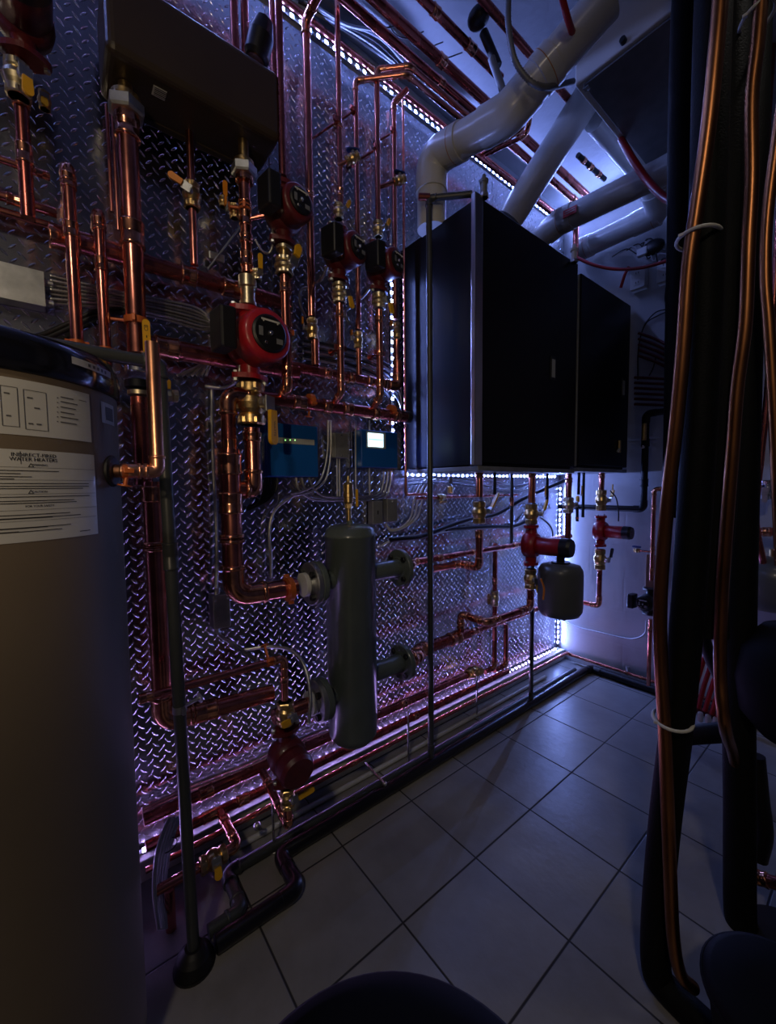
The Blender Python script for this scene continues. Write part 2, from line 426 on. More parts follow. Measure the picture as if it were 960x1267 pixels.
def pump(label, c, axis, face, s=1., red='pump_maroon', cap='black_plastic', box_side=None, mlen=.10, mr=.052, group=None, dial=False):
    """wet-rotor circulator: volute with two flanges, motor can, end cap, wiring box"""
    a = Vector(axis).normalized(); f = Vector(face).normalized(); c = Vector(c); t = a.cross(f).normalized()
    o = thing('circulator_pump', label, 'pump', c, group)
    mb = MB()
    H = .080*s
    mb.lathe([(.021*s, -H), (.024*s, -H*.5), (.034*s, 0), (.024*s, H*.5), (.021*s, H)], frame(c, a), 20, soft=True)
    mb.lathe([(.040*s, -.028*s), (.052*s, -.022*s), (.056*s, 0), (.054*s, .02*s), (.046*s, .03*s)], frame(c, f), 28, soft=True)
    mb.build('volute', red, o)
    for sg in (-1, 1):
        fl = MB(); M = frame(c+a*sg*H, a*sg, t); poly = []
        for k in range(28):
            an = 2*PI*k/28; ex = abs(math.cos(an))**3
            poly.append(((.030+.016*ex)*s*math.cos(an), .030*s*math.sin(an)))
        fl.prism(poly, -.007*s, .005*s, M)
        fo = fl.build('flange', red, o)
        for b2 in (-1, 1):
            q = c+a*sg*H+t*b2*.037*s
            MB().hexa(q-a*sg*.013*s, q+a*sg*.012*s, .0065*s).build('bolt', 'zinc_nut', fo)
    m0 = c+f*.028*s; m1 = c+f*(.028+mlen)*s; R = mr*s
    MB().lathe([(R*.9, 0), (R, .004*s), (R, mlen*s*.8), (R*.97, mlen*s*.92), (R*.86, mlen*s*1.0), (R*.55, mlen*s*1.02), (1e-6, mlen*s*1.02)], frame(m0, f), 32, soft=True).build('motor', red, o)
    cp = MB()
    if dial:
        cp.lathe([(R*.70, 0), (R*.70, .004*s), (R*.62, .007*s), (1e-6, .007*s)], frame(m1+f*.001, f), 28); d = cp.build('face_plate', cap, o)
        MB().ball(m1+f*.009*s, .006*s, 10, 6).build('selector_knob', 'chrome', d)
        mk = MB(); Mx = frame(m1+f*.0085*s, f, a)
        mk.box((R*.45, 0, .0006), (.004*s, .045*s, .0008), 0, Mx)
        for sg in (-1, 1):
            mk.box((R*.52, sg*.004*s, .0006), (.008*s, .0025*s, .0008), 0, Mx @ Matrix.Rotation(sg*.5, 4, 'Z') @ Matrix.Translation((0, 0, 0)))
        mk.build('markings', 'paper', d)
        MB().box((-R*.25, -R*.36, .0006), (.012*s, .016*s, .0006), .0002, Mx).build('marking', 'box_grey', d); MB().box((0, R*.4, .0006), (.02*s, .010*s, .0006), .0002, Mx).build('marking', 'box_grey', d)
        MB().cyl(m1+f*.007*s-a*R*.38-t*R*.2, m1+f*.011*s-a*R*.38-t*R*.2, .004*s, 8).build('screw', 'chrome', d)
    else:
        cp.lathe([(R*1.03, -.03*s), (R*1.03, 0), (R*.9, .012*s), (1e-6, .013*s)], frame(m1, f), 28); cp.build('end_cap', cap, o)
    if box_side is not None:
        bs = Vector(box_side).normalized(); w3 = a
        M = Matrix((bs, f, a)).transposed().to_4x4(); M.translation = c+bs*(mr+.022)*s+f*.075*s
        MB().box((.004*s, -.014*s, 0), (.036*s, .062*s, .090*s), .006*s, M, 3).build('wiring_box', 'black_plastic', o)
    return o
def clamp(label, c, axis, r, to=(-1, 0, 0), m='clamp_orange', L=.05, group=None):
    """split ring hanger round a pipe with a stub back to the wall"""
    c = Vector(c); a = Vector(axis).normalized(); d = Vector(to).normalized()
    o = MB().lathe([(r*1.0, -.008), (r*1.14, -.008), (r*1.14, .008), (r*1.0, .008)], frame(c, a), 20).build('pipe_clamp', m, origin=c); tag(o, label, 'clamp', group)
    MB().tube([c+d*r, c+d*L], .004, 8).cyl(c+d*(L-.003), c+d*L, .012, 12).build('stand_off', m, o)
    t = a.cross(d).normalized()
    for sg in (-1, 1):
        MB().box((0, 0, 0), (.010, .008, .016), .001, Matrix.Translation(c+t*sg*(r*1.14+.004)) @ basis(a, t*1.0).to_4x4()).build('ear', m, o)
    return o
def cable(label, pts, r, m='cable_grey', name='cable', cat='cable', n=8, group=None, seg=8, ribs=False):
    c = smooth_curve(pts, n)
    if ribs:                                   # spiral armoured sheath
        out = []; acc = 0
        for a, b in zip(c, c[1:]):
            L = (b-a).length; k = max(1, int(L/.0032))
            for i in range(k): out.append(a.lerp(b, i/k))
        c = out+[c[-1]]; R = [r*(1+.13*(1 if i % 2 else -1)) for i in range(len(c))]
        o = MB().tube(c, R, seg).build(name, m, origin=c[0])
    else: o = MB().tube(c, r, seg).build(name, m, origin=c[0])
    return tag(o, label, cat, group)
def text_mesh(body, size, Mfun, mb, ext=.0002):
    cu = bpy.data.curves.new('t', 'FONT'); cu.body = body; cu.size = size; cu.align_x = 'CENTER'; cu.align_y = 'CENTER'; cu.resolution_u = 2
    ob = bpy.data.objects.new('t', cu); COL.objects.link(ob)
    dg = bpy.context.evaluated_depsgraph_get(); me = bpy.data.meshes.new_from_object(ob.evaluated_get(dg))
    for p in me.polygons: mb.add([Mfun(me.vertices[i].co.x, me.vertices[i].co.y) for i in p.vertices], [list(range(len(p.vertices)))], False)
    bpy.data.objects.remove(ob); bpy.data.curves.remove(cu); bpy.data.meshes.remove(me)
# ================================================================== ROOM
YB, ZC, XR, YF = 2.556, 2.87, 2.6, -1.6
struct(MB().box(((XR)/2, (YB+YF)/2, -.05), (XR+.2, YB-YF+.2, .1), 0).build('floor', 'floor_tile', origin=(0, 0, 0)))
struct(MB().box(((XR)/2, (YB+YF)/2, ZC+.05), (XR+.2, YB-YF+.2, .1), 0).build('ceiling', 'plaster', origin=(0, 0, 0)))
struct(MB().box((-.06, (YB+YF)/2, ZC/2), (.10, YB-YF, ZC), 0).build('wall_left', 'plaster', origin=(0, 0, 0)))
struct(MB().box((XR/2, YB+.05, ZC/2), (XR+.2, .1, ZC), 0).build('wall_back', 'wall_block', origin=(0, 0, 0)))
struct(MB().box((XR+.05, (YB+YF)/2, ZC/2), (.1, YB-YF+.2, ZC), 0).build('wall_right', 'wall_plain', origin=(0, 0, 0)))
struct(MB().box((XR/2, YF-.05, ZC/2), (XR+.2, .1, ZC), 0).build('wall_front', 'wall_plain', origin=(0, 0, 0)))
for k, (a, b) in enumerate(((YF, -.62), (-.618, .60), (.602, 1.82), (1.822, YB-.001))):
    w = MB().box((-.005, (a+b)/2, 1.38), (.010, b-a, 2.75), .0012).build('wall_left_panel', 'diamond_plate', origin=(0, 0, 0)); struct(w)
# pale ledge added to shade the floor from the low leds
struct(MB().box((.0265, (YB-.9)/2, .032), (.044, YB+.9, .064), .004).build('shade_ledge_left', 'white_paint', origin=(0, 0, 0)))

# ================================================================== LED STRIPS
LED_MESH = {}
def led_strip(label, a, b, face, pitch=.034, lm='led'):
    a, b = Vector(a), Vector(b); d = (b-a).normalized(); f = Vector(face).normalized(); t = d.cross(f)
    M = Matrix((d, t, f)).transposed().to_4x4(); M.translation = a; L = (b-a).length
    o = MB().box((L/2, 0, .001), (L, .011, .002), .0004, M).build('led_strip', 'strip_tape', origin=a); tag(o, label, 'light strip', 'led strips along the metal wall')
    g = MB(); n = int(L/pitch)
    for i in range(n):
        if lm not in LED_MESH:
            g.add([(-.0055, -.0055, .0028), (.0055, -.0055, .0028), (.0055, .0055, .0028), (-.0055, .0055, .0028)], [[0, 1, 2, 3]], False)
            g.box((0, 0, .0012), (.012, .012, .0024), 0)
            me = bpy.data.meshes.new('diode'); me.from_pydata(g.v, [], g.f); me.materials.append(MAT[lm]); me.materials.append(MAT['strip_tape'])
            for p in me.polygons: p.material_index = 0 if p.index == 0 else 1
            LED_MESH[lm] = me
        dd = bpy.data.objects.new('diode', LED_MESH[lm]); COL.objects.link(dd); dd.parent = o
        T = Matrix((d, t, f)).transposed().to_4x4(); T.translation = d*((i+.5)*pitch)+f*.002; dd.matrix_local = T
    return o
led_strip('led strip running along the top of the metal wall under the ceiling', (.004, -.75, 2.785), (.004, 2.53, 2.765), (1, 0, 0))
led_strip('led strip running low along the foot of the metal wall', (.014, -.35, .070), (.014, 2.53, .070), (.75, 0, 1), lm='led_low')
led_strip('led strip climbing the metal wall behind the tan tank', (.004, -.50, .12), (.004, -.50, 2.70), (1, 0, 0), lm='led_dim')
led_strip('led strip climbing the metal wall just left of the large black boiler', (.004, 1.128, 1.24), (.004, 1.128, 2.07), (1, 0, 0))
led_strip('led strip running level beneath the two black boilers', (.004, 1.19, 1.205), (.004, 2.5, 1.205), (1, 0, 0))
led_strip('led strip climbing the far corner beside the white wall', (.006, 2.535, .09), (.006, 2.535, 1.17), (1, -.35, 0), lm='led_hi')

led_strip('short led strip turning along the top of the white back wall', (.03, 2.550, 2.74), (.46, 2.550, 2.74), (0, -1, 0), lm='led_hi')

# ================================================================== WATER TANK
TC, TR = Vector((.415, -.116, 0)), .21
def CYL(u, v, R=TR):
    d = ray(u, v); o = EYE-TC; a = d.x*d.x+d.y*d.y; b = 2*(o.x*d.x+o.y*d.y); c = o.x*o.x+o.y*o.y-R*R
    D = b*b-4*a*c; t = (-b-math.sqrt(max(0, D)))/(2*a); p = EYE+d*t
    return math.atan2(p.y-TC.y, p.x-TC.x), p.z
tank = thing('water_heater_tank', 'tan water heater tank with black cap and two paper stickers', 'water heater', TC)
MB().lathe([(TR*.9, .02), (TR*.97, .03), (TR*.985, .06), (TR*.985, 1.325)], Matrix.Translation(TC), 96, soft=True).build('shell', 'tank_tan', tank)
MB().lathe([(TR*.99, 1.316), (TR*1.012, 1.318), (TR*1.012, 1.358), (TR*.985, 1.374), (TR*.9, 1.380), (TR*.55, 1.386), (1e-6, 1.388)], Matrix.Translation(TC), 96, soft=True).build('cap', 'black_gloss', tank)
MB().lathe([(TR*.92, 0), (TR*.92, .03)], Matrix.Translation(TC), 64).build('base_ring', 'black_plastic', tank)
def curved(a0, a1, z0, z1, R, mb, n=14):
    for k in range(n):
        t0, t1 = a0+(a1-a0)*k/n, a0+(a1-a0)*(k+1)/n
        P = lambda t, z: (TC.x+R*math.cos(t), TC.y+R*math.sin(t), z)
        mb.add([P(t0, z0), P(t1, z0), P(t1, z1), P(t0, z1)], [[0, 1, 2, 3]], True)
def sticker(name, lab, u1, v0, v1, u0=None, z0=None, z1=None):
    aR, zt = CYL(u1, v0); _, zb = CYL(u1, v1)
    aL = aR-1.25 if u0 is None else CYL(u0, v0)[0]
    mb = MB(); curved(aL, aR, zb, zt, TR*.985+.0008, mb, 64)
    o = mb.build(name, 'paper', tank); o['label'] = lab
    return o, aL, aR, zb, zt
def on_tank(a, z, dx, dy, R=TR*.985+.0014):
    return (TC.x+R*math.cos(a+dx/TR), TC.y+R*math.sin(a+dx/TR), z+dy)
s1, aL, aR, zb, zt = sticker('sticker', 'pale sticker with two piping diagrams and a list', 112, 488, 547)
ink = MB()
def bar(a, z, w, h): curved(a-w/2/TR, a+w/2/TR, z-h/2, z+h/2, TR*.985+.0014, ink, max(2, int(w/TR/.02)))
def rect(a, z, w, h, t=.0012):
    bar(a, z+h/2, w, t); bar(a, z-h/2, w, t)
    for sg in (-1, 1): bar(a+sg*w/2/TR, z, t, h)
def rectuv(u0, v0, u1, v1):
    vm = (v0+v1)/2; c0, c1 = CYL(u0, vm)[0], CYL(u1, vm)[0]; za, zb2 = CYL((u0+u1)/2, v0)[1], CYL((u0+u1)/2, v1)[1]
    rect((c0+c1)/2, (za+zb2)/2, (c1-c0)*TR, za-zb2, .0008)
def baruv(u0, u1, v, h=.0014):
    c0, c1 = CYL(u0, v)[0], CYL(u1, v)[0]; bar((c0+c1)/2, CYL((u0+u1)/2, v)[1], (c1-c0)*TR, h)
rectuv(2, 478, 23, 527); rectuv(31, 484, 59, 532); rectuv(-34, 474, -6, 522)
for p in ((34, 41, 492), (43, 50, 505), (36, 42, 524), (46, 52, 525), (8, 14, 514), (5, 12, 486)): baruv(*p, .0020)
for k in range(6):
    baruv(76, 92+(k*5) % 7, 492.5+k*5.8+k*.4, .0016); baruv(71.5, 73, 492+k*5.9, .0016)
baruv(99, 108, 496, .001)
ink.build('printing', 'print_grey', s1)
s2, aL, aR, zb, zt = sticker('sticker', 'large pale warning sticker headed INDIRECT-FIRED WATER HEATERS', 118, 563, 661)
ink = MB(); H = zt-zb; W = (aR-aL)*TR
ac, _ = CYL(43, 575)
def texuv(t, size, u, v):
    a_, z_ = CYL(u, v)
    for e in (0, .0001): text_mesh(t, size, lambda x, y: on_tank(a_, z_, x+e, y), ink)
texuv('INDIRECT-FIRED', .0074, 44, 563.5); texuv('WATER HEATERS', .0074, 44, 568.8)
texuv('WARNING', .0042, 50, 575.5); texuv('CAUTION', .0042, 50, 608.5); texuv('FOR YOUR SAFETY', .0042, 51, 626)
for ue, v in ((74, 583.5), (26, 586), (40, 590), (18, 592.5), (111, 598.5), (111, 601.5), (104, 604), (112, 613), (93, 618), (96, 620.5), (88, 634), (101, 636.5), (66, 639.5), (89, 648.5), (60, 651.5), (78, 654), (24, 658)):
    zz = CYL(ue, v)[1]; c1 = CYL(ue, v)[0]; bar((aL+.02+c1)/2, zz, (c1-aL-.02)*TR, .0011)
for v in (575.5, 608.5):
    t0, zz = CYL(39, v)
    for sx in (-1, 1): ink.add([on_tank(t0, zz, 0, .003), on_tank(t0, zz, sx*.0034, -.0024), on_tank(t0, zz, sx*.0022, -.0022), on_tank(t0, zz, 0, .0018)], [[0, 1, 2, 3] if sx < 0 else [3, 2, 1, 0]], False)
    bar(t0, zz-.0023, .0066, .0007)
for v in (579, 594, 611, 630, 643): zz = CYL(60, v)[1]; bar((aL+aR)/2, zz, W*.98, .0004)
zz = CYL(26, 566)[1]; bar(CYL(26, 566)[0], zz, .0006, .018); baruv(100, 113, 656.5, .0012)
ink.build('printing', 'print_black', s2)
# small rating plate and cap strip
aR_, zt_ = CYL(142, 503); aL_, _ = CYL(127, 503); _, zb_ = CYL(142, 527)
g = MB(); curved(aL_, aR_, zb_, zt_, TR*.985+.0008, g, 4); g.build('rating_plate', 'paper', tank)
g = MB(); curved(aL_+(aR_-aL_)*.25, aR_-(aR_-aL_)*.15, zb_+.006, zt_-.007, TR*.985+.0014, g, 4); g.build('code_patch', 'print_grey', tank)
aS, zS = CYL(88, 441, TR*1.012); aE, zE = CYL(136, 462, TR*1.012)
g = MB(); curved(aS, aE, 1.345, 1.356, TR*1.012+.0008, g, 8); g.build('cap_sticker', 'paper', tank)
ink = MB()
for k in range(5): aa = aS+(aE-aS)*(.35+k*.11); curved(aa-.012, aa+.012, 1.348, 1.353, TR*1.012+.0013, ink, 2)
ink.build('cap_printing', 'print_grey', tank)
# relief outlet
aT, zT = CYL(141, 583); nT = Vector((math.cos(aT), math.sin(aT), 0)); pT = Vector((TC.x, TC.y, zT))+nT*TR*.985
MB().lathe([(.028, -.004), (.028, .002), (.024, .005), (1e-6, .005)], frame(pT, nT), 28).build('grommet', 'rubber_black', tank)
pA = pT+nT*.006
pB = goy(off(pA, x=.012, y=.02), 195)
rlf = pipe('relief_pipe', 'new copper relief pipe rising beside the tan water tank, open at its top', [pA, off(pA, y=.02, x=.012), pB, goz(pB, 424)],   .0118, 'copper_new', 'copper_new', bend=.016, fat=1.1)
MB().cyl(off(pA, x=.006, y=.012), off(pA, x=.012, y=.024), .0125, 16).build('brass_nut', 'brass', rlf)
cl = goy(off(pA, x=.012, y=.02), 158)
clamp('orange ring clamp round the short copper outlet of the tan tank', cl, (0, 1, 0), .0105, (0, -.2, -1), L=.028)
# grey drain pipe: over the tank top and down to the floor
gp = Vector((.366, .197, .03)); gt = PX(197, 450, .362)
pipe('drain_pipe', 'dark grey plastic pipe leaving the tan tank top and dropping to the floor', [off(gt, y=-.20, x=.012), gt, off(gp, z=-.02)], .0135, 'grey_pvc', 'grey_pvc', cat='pipe', bend=.018,
     sleeves=((1, .30, .03),))
q = gt.lerp(gp, .56); clamp('silver ring clamp on the grey pipe beside the thin copper line', q, (0, 0, 1), .0135, (-.25, 1, .1), m='zinc', L=.05)
o = MB().lathe([(.045, 0), (.045, .012), (.038, .03), (.028, .042), (.020, .05)], Matrix.Translation((.366, .197, .0)), 28).build('drain_funnel', 'rubber_black', origin=(.366, .197, 0)); tag(o, 'round black drain fitting on the floor under the grey pipe', 'drain')
MB().lathe([(.047, 0), (.047, .006), (.045, .006)], Matrix.Translation((.366, .197, 0)), 28).build('rim', 'black_plastic', o)

# ================================================================== BROWN CASE ABOVE
zb = 2.155
bx = thing('heat_exchanger_case', 'dark brown sheet metal case hung high with two pipes below', 'heat exchanger', (.13, .33, zb))
yl = PX(131, 62, .22).y; yr = .545
MB().box((.135, (yl+yr)/2, zb+.095), (.17, yr-yl, .19), .018, None, 4).build('case', 'brown_case', bx)
MB().box((.06, (yl+yr)/2, zb-.001), (.02, yr-yl-.04, .006), .001).build('lower_lip', 'brown_case', bx)
lb = PZ(197, 115, zb-.001)
g = MB().box((lb.x, lb.y, zb-.0012), (.030, .030, .001), 0).build('rating_label', 'paper', bx)
g2 = MB()
for k in range(5): g2.box((lb.x-.011+k*.0055, lb.y+.002, zb-.002), (.0018+.001*(k % 2), .026, .0004), 0)
g2.build('bar_code', 'print_black', g)

# ================================================================== CHAIN L : tall pipe at the left, from the case to the separator
XL = .14
L0 = PX(163, 278, XL); L0 = goz(L0, 135); Ltop = Vector((L0.x, L0.y, zb))
Lz = lambda v: goz(L0, v)
union('grey hex union at the left end of the brown case', L0, (0, 0, 1), .024, 'zinc_nut', .05)
MB().cyl(Lz(128), Ltop, .016).build('stub', 'brass', bx)
pipe('riser_pipe', 'thick copper riser dropping from the left grey hex union to the silver collar', [Lz(150), Lz(438)], .0235, 'copper', sleeves=((0, .48, .03), (0, .04, .02)), seg=24)
col = MB().lathe([(.028, -.016), (.031, -.013), (.031, .016), (.028, .02)], frame(Lz(455), (0, 0, 1)), 28).build('pipe_coupling', 'chrome', origin=Lz(455)); tag(col, 'silver collar on the thick riser behind the yellow lever', 'fitting')
MB().lathe([(.026, -.012), (.034, -.010), (.034, .007), (.028, .010)], frame(Lz(476), (0, 0, 1)), 28).build('union_nut', 'black_plastic', col)
MB().lathe([(.025, -.006), (.028, -.005), (.028, .005), (.025, .006)], frame(Lz(487), (0, 0, 1)), 28).build('brass_ring', 'brass_pale', col)
vb = MB().lathe([(.024, -.03), (.028, -.027), (.028, .027), (.024, .03)], frame(Lz(430), (0, 0, 1)), 24)
pL2 = [Lz(492), Lz(600)]
pipe('riser_pipe', 'dark shining copper length under the black union nut', pL2, .0215, 'copper_dark', sleeves=((0, .86, .012),), seg=24)
L2 = PX(195, 737, .15); Lb = goz(L2, 893); Le = PX(338, 877, .19)
Le.z = Lb.z
pipe('riser_pipe', 'thick copper pipe turning at the bottom toward the lower left flange', [goz(L2, 596), Lb, Le], .0250, 'copper', bend=.05, sleeves=((0, .05, .02), (0, .26, .012), (1, .36, .03)), seg=24)
clamp('orange ring clamp on the thick left riser beside the yellow lever', Lz(398), (0, 0, 1), .0245, (-.3, -1, 0), L=.06)
# yellow lever valve standing at this riser
pv = PX(181, 415, .19)
lev = thing('ball_valve', 'yellow lever with raised marks standing upright before the thick left riser', 'valve', pv)
poly = [(math.cos(a)*.0085, .030+math.sin(a)*.0085) for a in [PI*k/8 for k in range(9)]]+[(-.0085, -.042), (.0085, -.042)]
Mv = Matrix((Vector((0, 1, 0)), Vector((0, 0, 1)), Vector((1, 0, 0)))).transposed().to_4x4(); Mv.translation = pv
MB().prism(poly, 0, .004, Mv).build('handle', 'tag_yellow', lev)
g = MB()
text_mesh('CB', .0125, lambda x, y: (pv.x+.0046, pv.y-y, pv.z+.017+x), g)
for zz in (-.004, -.016, -.028): g.box((.0045, 0, 0), (.0008, .0022, .006), 0, Matrix.Translation((pv.x, pv.y, pv.z+zz)))
g.build('marks', 'print_black', lev)
MB().cyl((XL+.02, pv.y, pv.z-.035), (pv.x, pv.y, pv.z-.035), .006).build('stem', 'zinc_nut', lev)
pv2 = PX(207, 487, .16)
valve('small yellow tag valve just right of the grey drain pipe', off(pv2, x=-.02), (0, 1, 0), .010, (1, 0, 0), (0, 0, 1), m='brass_pale', hm='tag_yellow', L=.06, long=.035)

# small risers left, capped over at the wall
for (u0, v0, u1, v1, x, w, lab) in ((82, 205, 96, 432, .12, 17, 'copper riser with a rounded top bend, nearer the left photo edge'), (115, 262, 131, 440, .10, 15, 'shorter copper riser with a rounded top, next to the thick riser')):
    b = PX(u1, v1, x); t = goz(b, v0); r = rpx(w, b)
    pipe('riser_pipe', lab, [off(t, x=-(x-.012)), t, off(b, z=-.16)], r, 'copper', bend=r*1.8, sleeves=((1, .25, r*1.3), (1, .06, r*1.2)))
    clamp('orange ring clamp low on the '+('left' if u0 < 100 else 'right')+' one of two small risers above the tank', off(b, z=.012), (0, 0, 1), r, (-1, 0, 0), L=x-.005)
o = MB().box((0, 0, 0), (.006, .03, .026), .001, Matrix.Translation(PX(139, 437, .012))).build('bracket_plate', 'zinc', origin=PX(139, 437, .012)); tag(o, 'small zinc bracket plate with a screw, beside the tank cap', 'bracket')
for du in (0, 14): MB().cyl(PX(134+du, 434, .014), PX(134+du, 434, .019), .004, 10).build('screw', 'zinc_nut', o)
# leftmost chain with pump
q0 = PX(24, 90, .14); q1 = goz(q0, 270)
pipe('riser_pipe', 'copper riser at the left photo edge hanging below the dark pump', [goz(q0, 70), q1], rpx(20, q0), 'copper_dark', sleeves=((0, .25, .02), (0, .6, .02)))
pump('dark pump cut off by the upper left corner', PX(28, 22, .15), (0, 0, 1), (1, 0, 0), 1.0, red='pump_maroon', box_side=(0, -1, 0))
valve('yellow handled valve under the dark pump in the upper left corner', PX(22, 100, .16), (0, 0, 1), .014, (1, .4, 0), (0, 0, -1), m='brass_pale', L=.07, long=.05)
q = PX(55, 125, .08); valve('small brass valve on the plate right of the left corner pump', q, (0, 0, 1), .007, (1, 0, 0), (0, 0, -1), L=.04, long=.028)
pipe('pipe_stub', 'thin copper pair member nearer the thick riser, on the plate', [PX(139, 130, .05), goz(PX(139, 130, .05), 285)], .005, 'copper')
pipe('pipe_stub', 'thin copper pair member farther from the thick riser, on the plate', [PX(132, 130, .03), goz(PX(132, 130, .03), 262)], .005, 'copper')

# horizontals on the left
def hrun(name, lab, u0, v0, x, u1, w, m='copper', sl=(), **k):
    a = PX(u0, v0, x); b = goy(a, u1); r = rpx(w, PX((u0+u1)/2, v0, x)) if isinstance(w, (int, float)) and w > 1 else w
    return a, b, pipe(name, lab, [a, b], r, m, sleeves=sl, **k)
a0 = PX(60, 219, .05)
hrun('wall_pipe', 'thin copper line, top one of three crossing behind the small left risers', 62, 219, .07, -40, .0085, sl=((0, .1, .012),))
a, b, o = hrun('wall_pipe', 'copper line, middle one of three crossing behind the small left risers', 70, 264, .05, -40, .011, sl=((0, .5, .014),))
a, b, o = hrun('wall_pipe', 'copper line just above the thick upper main at the left', 150, 306, .04, -40, .009)
ue = PX(245, 340, .07)
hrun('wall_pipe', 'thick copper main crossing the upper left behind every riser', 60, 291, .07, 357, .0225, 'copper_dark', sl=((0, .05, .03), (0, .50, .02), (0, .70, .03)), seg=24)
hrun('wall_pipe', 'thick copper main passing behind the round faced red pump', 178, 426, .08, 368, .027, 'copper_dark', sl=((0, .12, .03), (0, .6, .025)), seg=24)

# riser with orange handled valve (232,230)
r0 = PX(238, 262, .09)
pipe('riser_pipe', 'copper riser with an orange handled valve under the brown case', [goz(r0, 150), r0, goz(r0, 328)], rpx(10, r0), 'copper', elbows=False)
valve('orange handled valve on the riser right below the brown case', goz(r0, 243), (0, 0, 1), .013, (.9, -.5, 0), (-.3, -1, .5), hm='tag_orange', L=.07, long=.05)
o = MB().box((0, 0, 0), (.010, .045, .022), .002, Matrix.Translation(PX(268, 318, .03))).build('bracket_plate', 'zinc', origin=PX(268, 318, .03)); tag(o, 'zinc channel bracket with a slanting rod, on the plate left of the centre riser', 'bracket')
MB().tube([PX(257, 333, .035), PX(297, 281, .05)], .003, 8).build('rod', 'zinc', o)

# ================================================================== CHAIN M : main pump chain
XM = .155
M0 = PX(302, 212, XM); Mz = lambda v: goz(M0, v)
union('grey hex union at the right end of the brown case', M0, (0, 0, 1), .021, 'zinc_nut', .045)
MB().cyl(Mz(205), Vector((M0.x, M0.y, zb)), .014).build('stub', 'brass', bx)
pipe('riser_pipe', 'copper riser dropping from the right hex union to a long brass fitting', [Mz(226), Mz(338)], .0155, 'copper', sleeves=((0, .62, .012), (0, .4, .02), (0, .85, .02), (0, .25, .01)), seg=20)
clamp('orange ring clamp on the copper riser under the right hex union', Mz(258), (0, 0, 1), .016, (-.5, -1, 0), L=.045)
fit = MB().lathe([(.018, .036), (.026, .032), (.026, .002), (.021, -.002), (.021, -.038), (.0245, -.040), (.0245, -.05), (.018, -.052)], frame(Mz(357), (0, 0, 1)), 24).build('brass_adapter', 'brass_pale', origin=Mz(357)); tag(fit, 'long brass fitting directly above the round faced red pump', 'fitting')
valve('yellow tagged valve beside the long brass fitting', off(Mz(340), x=.012, y=.022), (0, 0, 1), .009, (1, .1, 0), (0, 0, 1), m='brass_pale', L=.03, long=.052)
valve('orange handled valve on the plate left of the centre riser', PX(290, 262, .12), (0, 0, 1), .008, (0, -1, 0), (0, 0, 1), L=.04, long=.035, hm='tag_orange')
valve('orange handle standing upright left of the centre riser', PX(276, 250, .06), (0, 0, 1), .007, (1, 0, 0), (0, 0, 1), L=.03, long=.05, hm='tag_orange')
bv = PX(334, 262, .20); valve('small brass drain valve with blue handle under the brown case corner', bv, (1, .5, -.3), .008, (.7, .2, 1), (0, .7, .7), hm='handle_blue', L=.045, grip='wheel')
pipe('pipe_stub', 'short copper stub carrying the blue handled drain valve by the brown case', [Mz(272), PX(331, 266, .19)], .007, 'copper', elbows=False)
main = pump('red pump with a large round black dial face', off(Mz(427), x=.0), (0, 0, 1), (1, .10, 0), 1.22, red='pump_red', box_side=(0, -.85, 0), mlen=.070, mr=.060, dial=True)
mvalve = valve('large brass ball valve with yellow lever under the red dial faced pump', Mz(500), (0, 0, 1), .0240, (.86, .5, 0), (0, 0, -1), L=.125, long=.125, m='brass')
_s = Vector((.86, .5, 0)).normalized(); _t = Vector((0, 0, 1)).cross(_s); _o = Mz(500)+_s*(.024*2.85+.024*.1+.024*.48+.0006)
g = MB(); text_mesh('WATTS', .013, lambda x, y: tuple(_o+Vector((0, 0, -1))*(.078+x)-_t*(-y)), g); g.build('lever_text', 'print_black', mvalve)
mb_ = Mz(600)
XB = .165
B0 = PX(285, 600, XB)
elbowpts = [Mz(528), mb_, Vector((mb_.x, B0.y, mb_.z)), ]
pipe('return_pipe', 'copper pipe under the big brass valve curving left into the wide pipe', [Mz(530), Mz(606), Vector((XM+.005, B0.y+.012, Mz(606).z+.004))], .0235, 'copper', bend=.032, sleeves=((0, .14, .014),), seg=22)
# big pipe
Bz = lambda v: goz(B0, v)
hb = Bz(487)
he = goy(hb, 501)
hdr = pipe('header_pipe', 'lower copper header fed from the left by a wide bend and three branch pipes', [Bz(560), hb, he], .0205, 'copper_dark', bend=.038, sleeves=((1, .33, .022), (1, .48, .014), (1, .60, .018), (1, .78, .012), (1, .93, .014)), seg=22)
MB().lathe([(.022, 0), (.0235, .003), (.0235, .02), (.015, .024), (1e-6, .024)], frame(he, (0, 1, 0)), 22).build('end_cap', 'black_plastic', hdr)
bot = Bz(735); XS = .19
BL = PX(368, 727, XS); bot.z = BL.z
Mx = (bot.x+BL.x)/2
big = pipe('return_pipe', 'widest copper pipe curving right into the upper left flange', [Bz(556), bot, Vector((XS-.01, BL.y, BL.z))], .0290, 'copper', bend=.062, sleeves=((0, .10, .03), (0, .36, .03), (0, .60, .012)), seg=28, fat=1.1)
MB().lathe([(.020, .03), (.0215, .028), (.0215, .0), (.0325, -.022), (.0325, -.04), (.030, -.042)], frame(Bz(556), (0, 0, 1)), 26).build('reducer', 'copper_fit', big)
clamp('orange band clamp on the wide copper pipe beside the white gasket', off(BL, y=-.03), (0, 1, 0), .034, (-1, 0, -.4), L=.12)

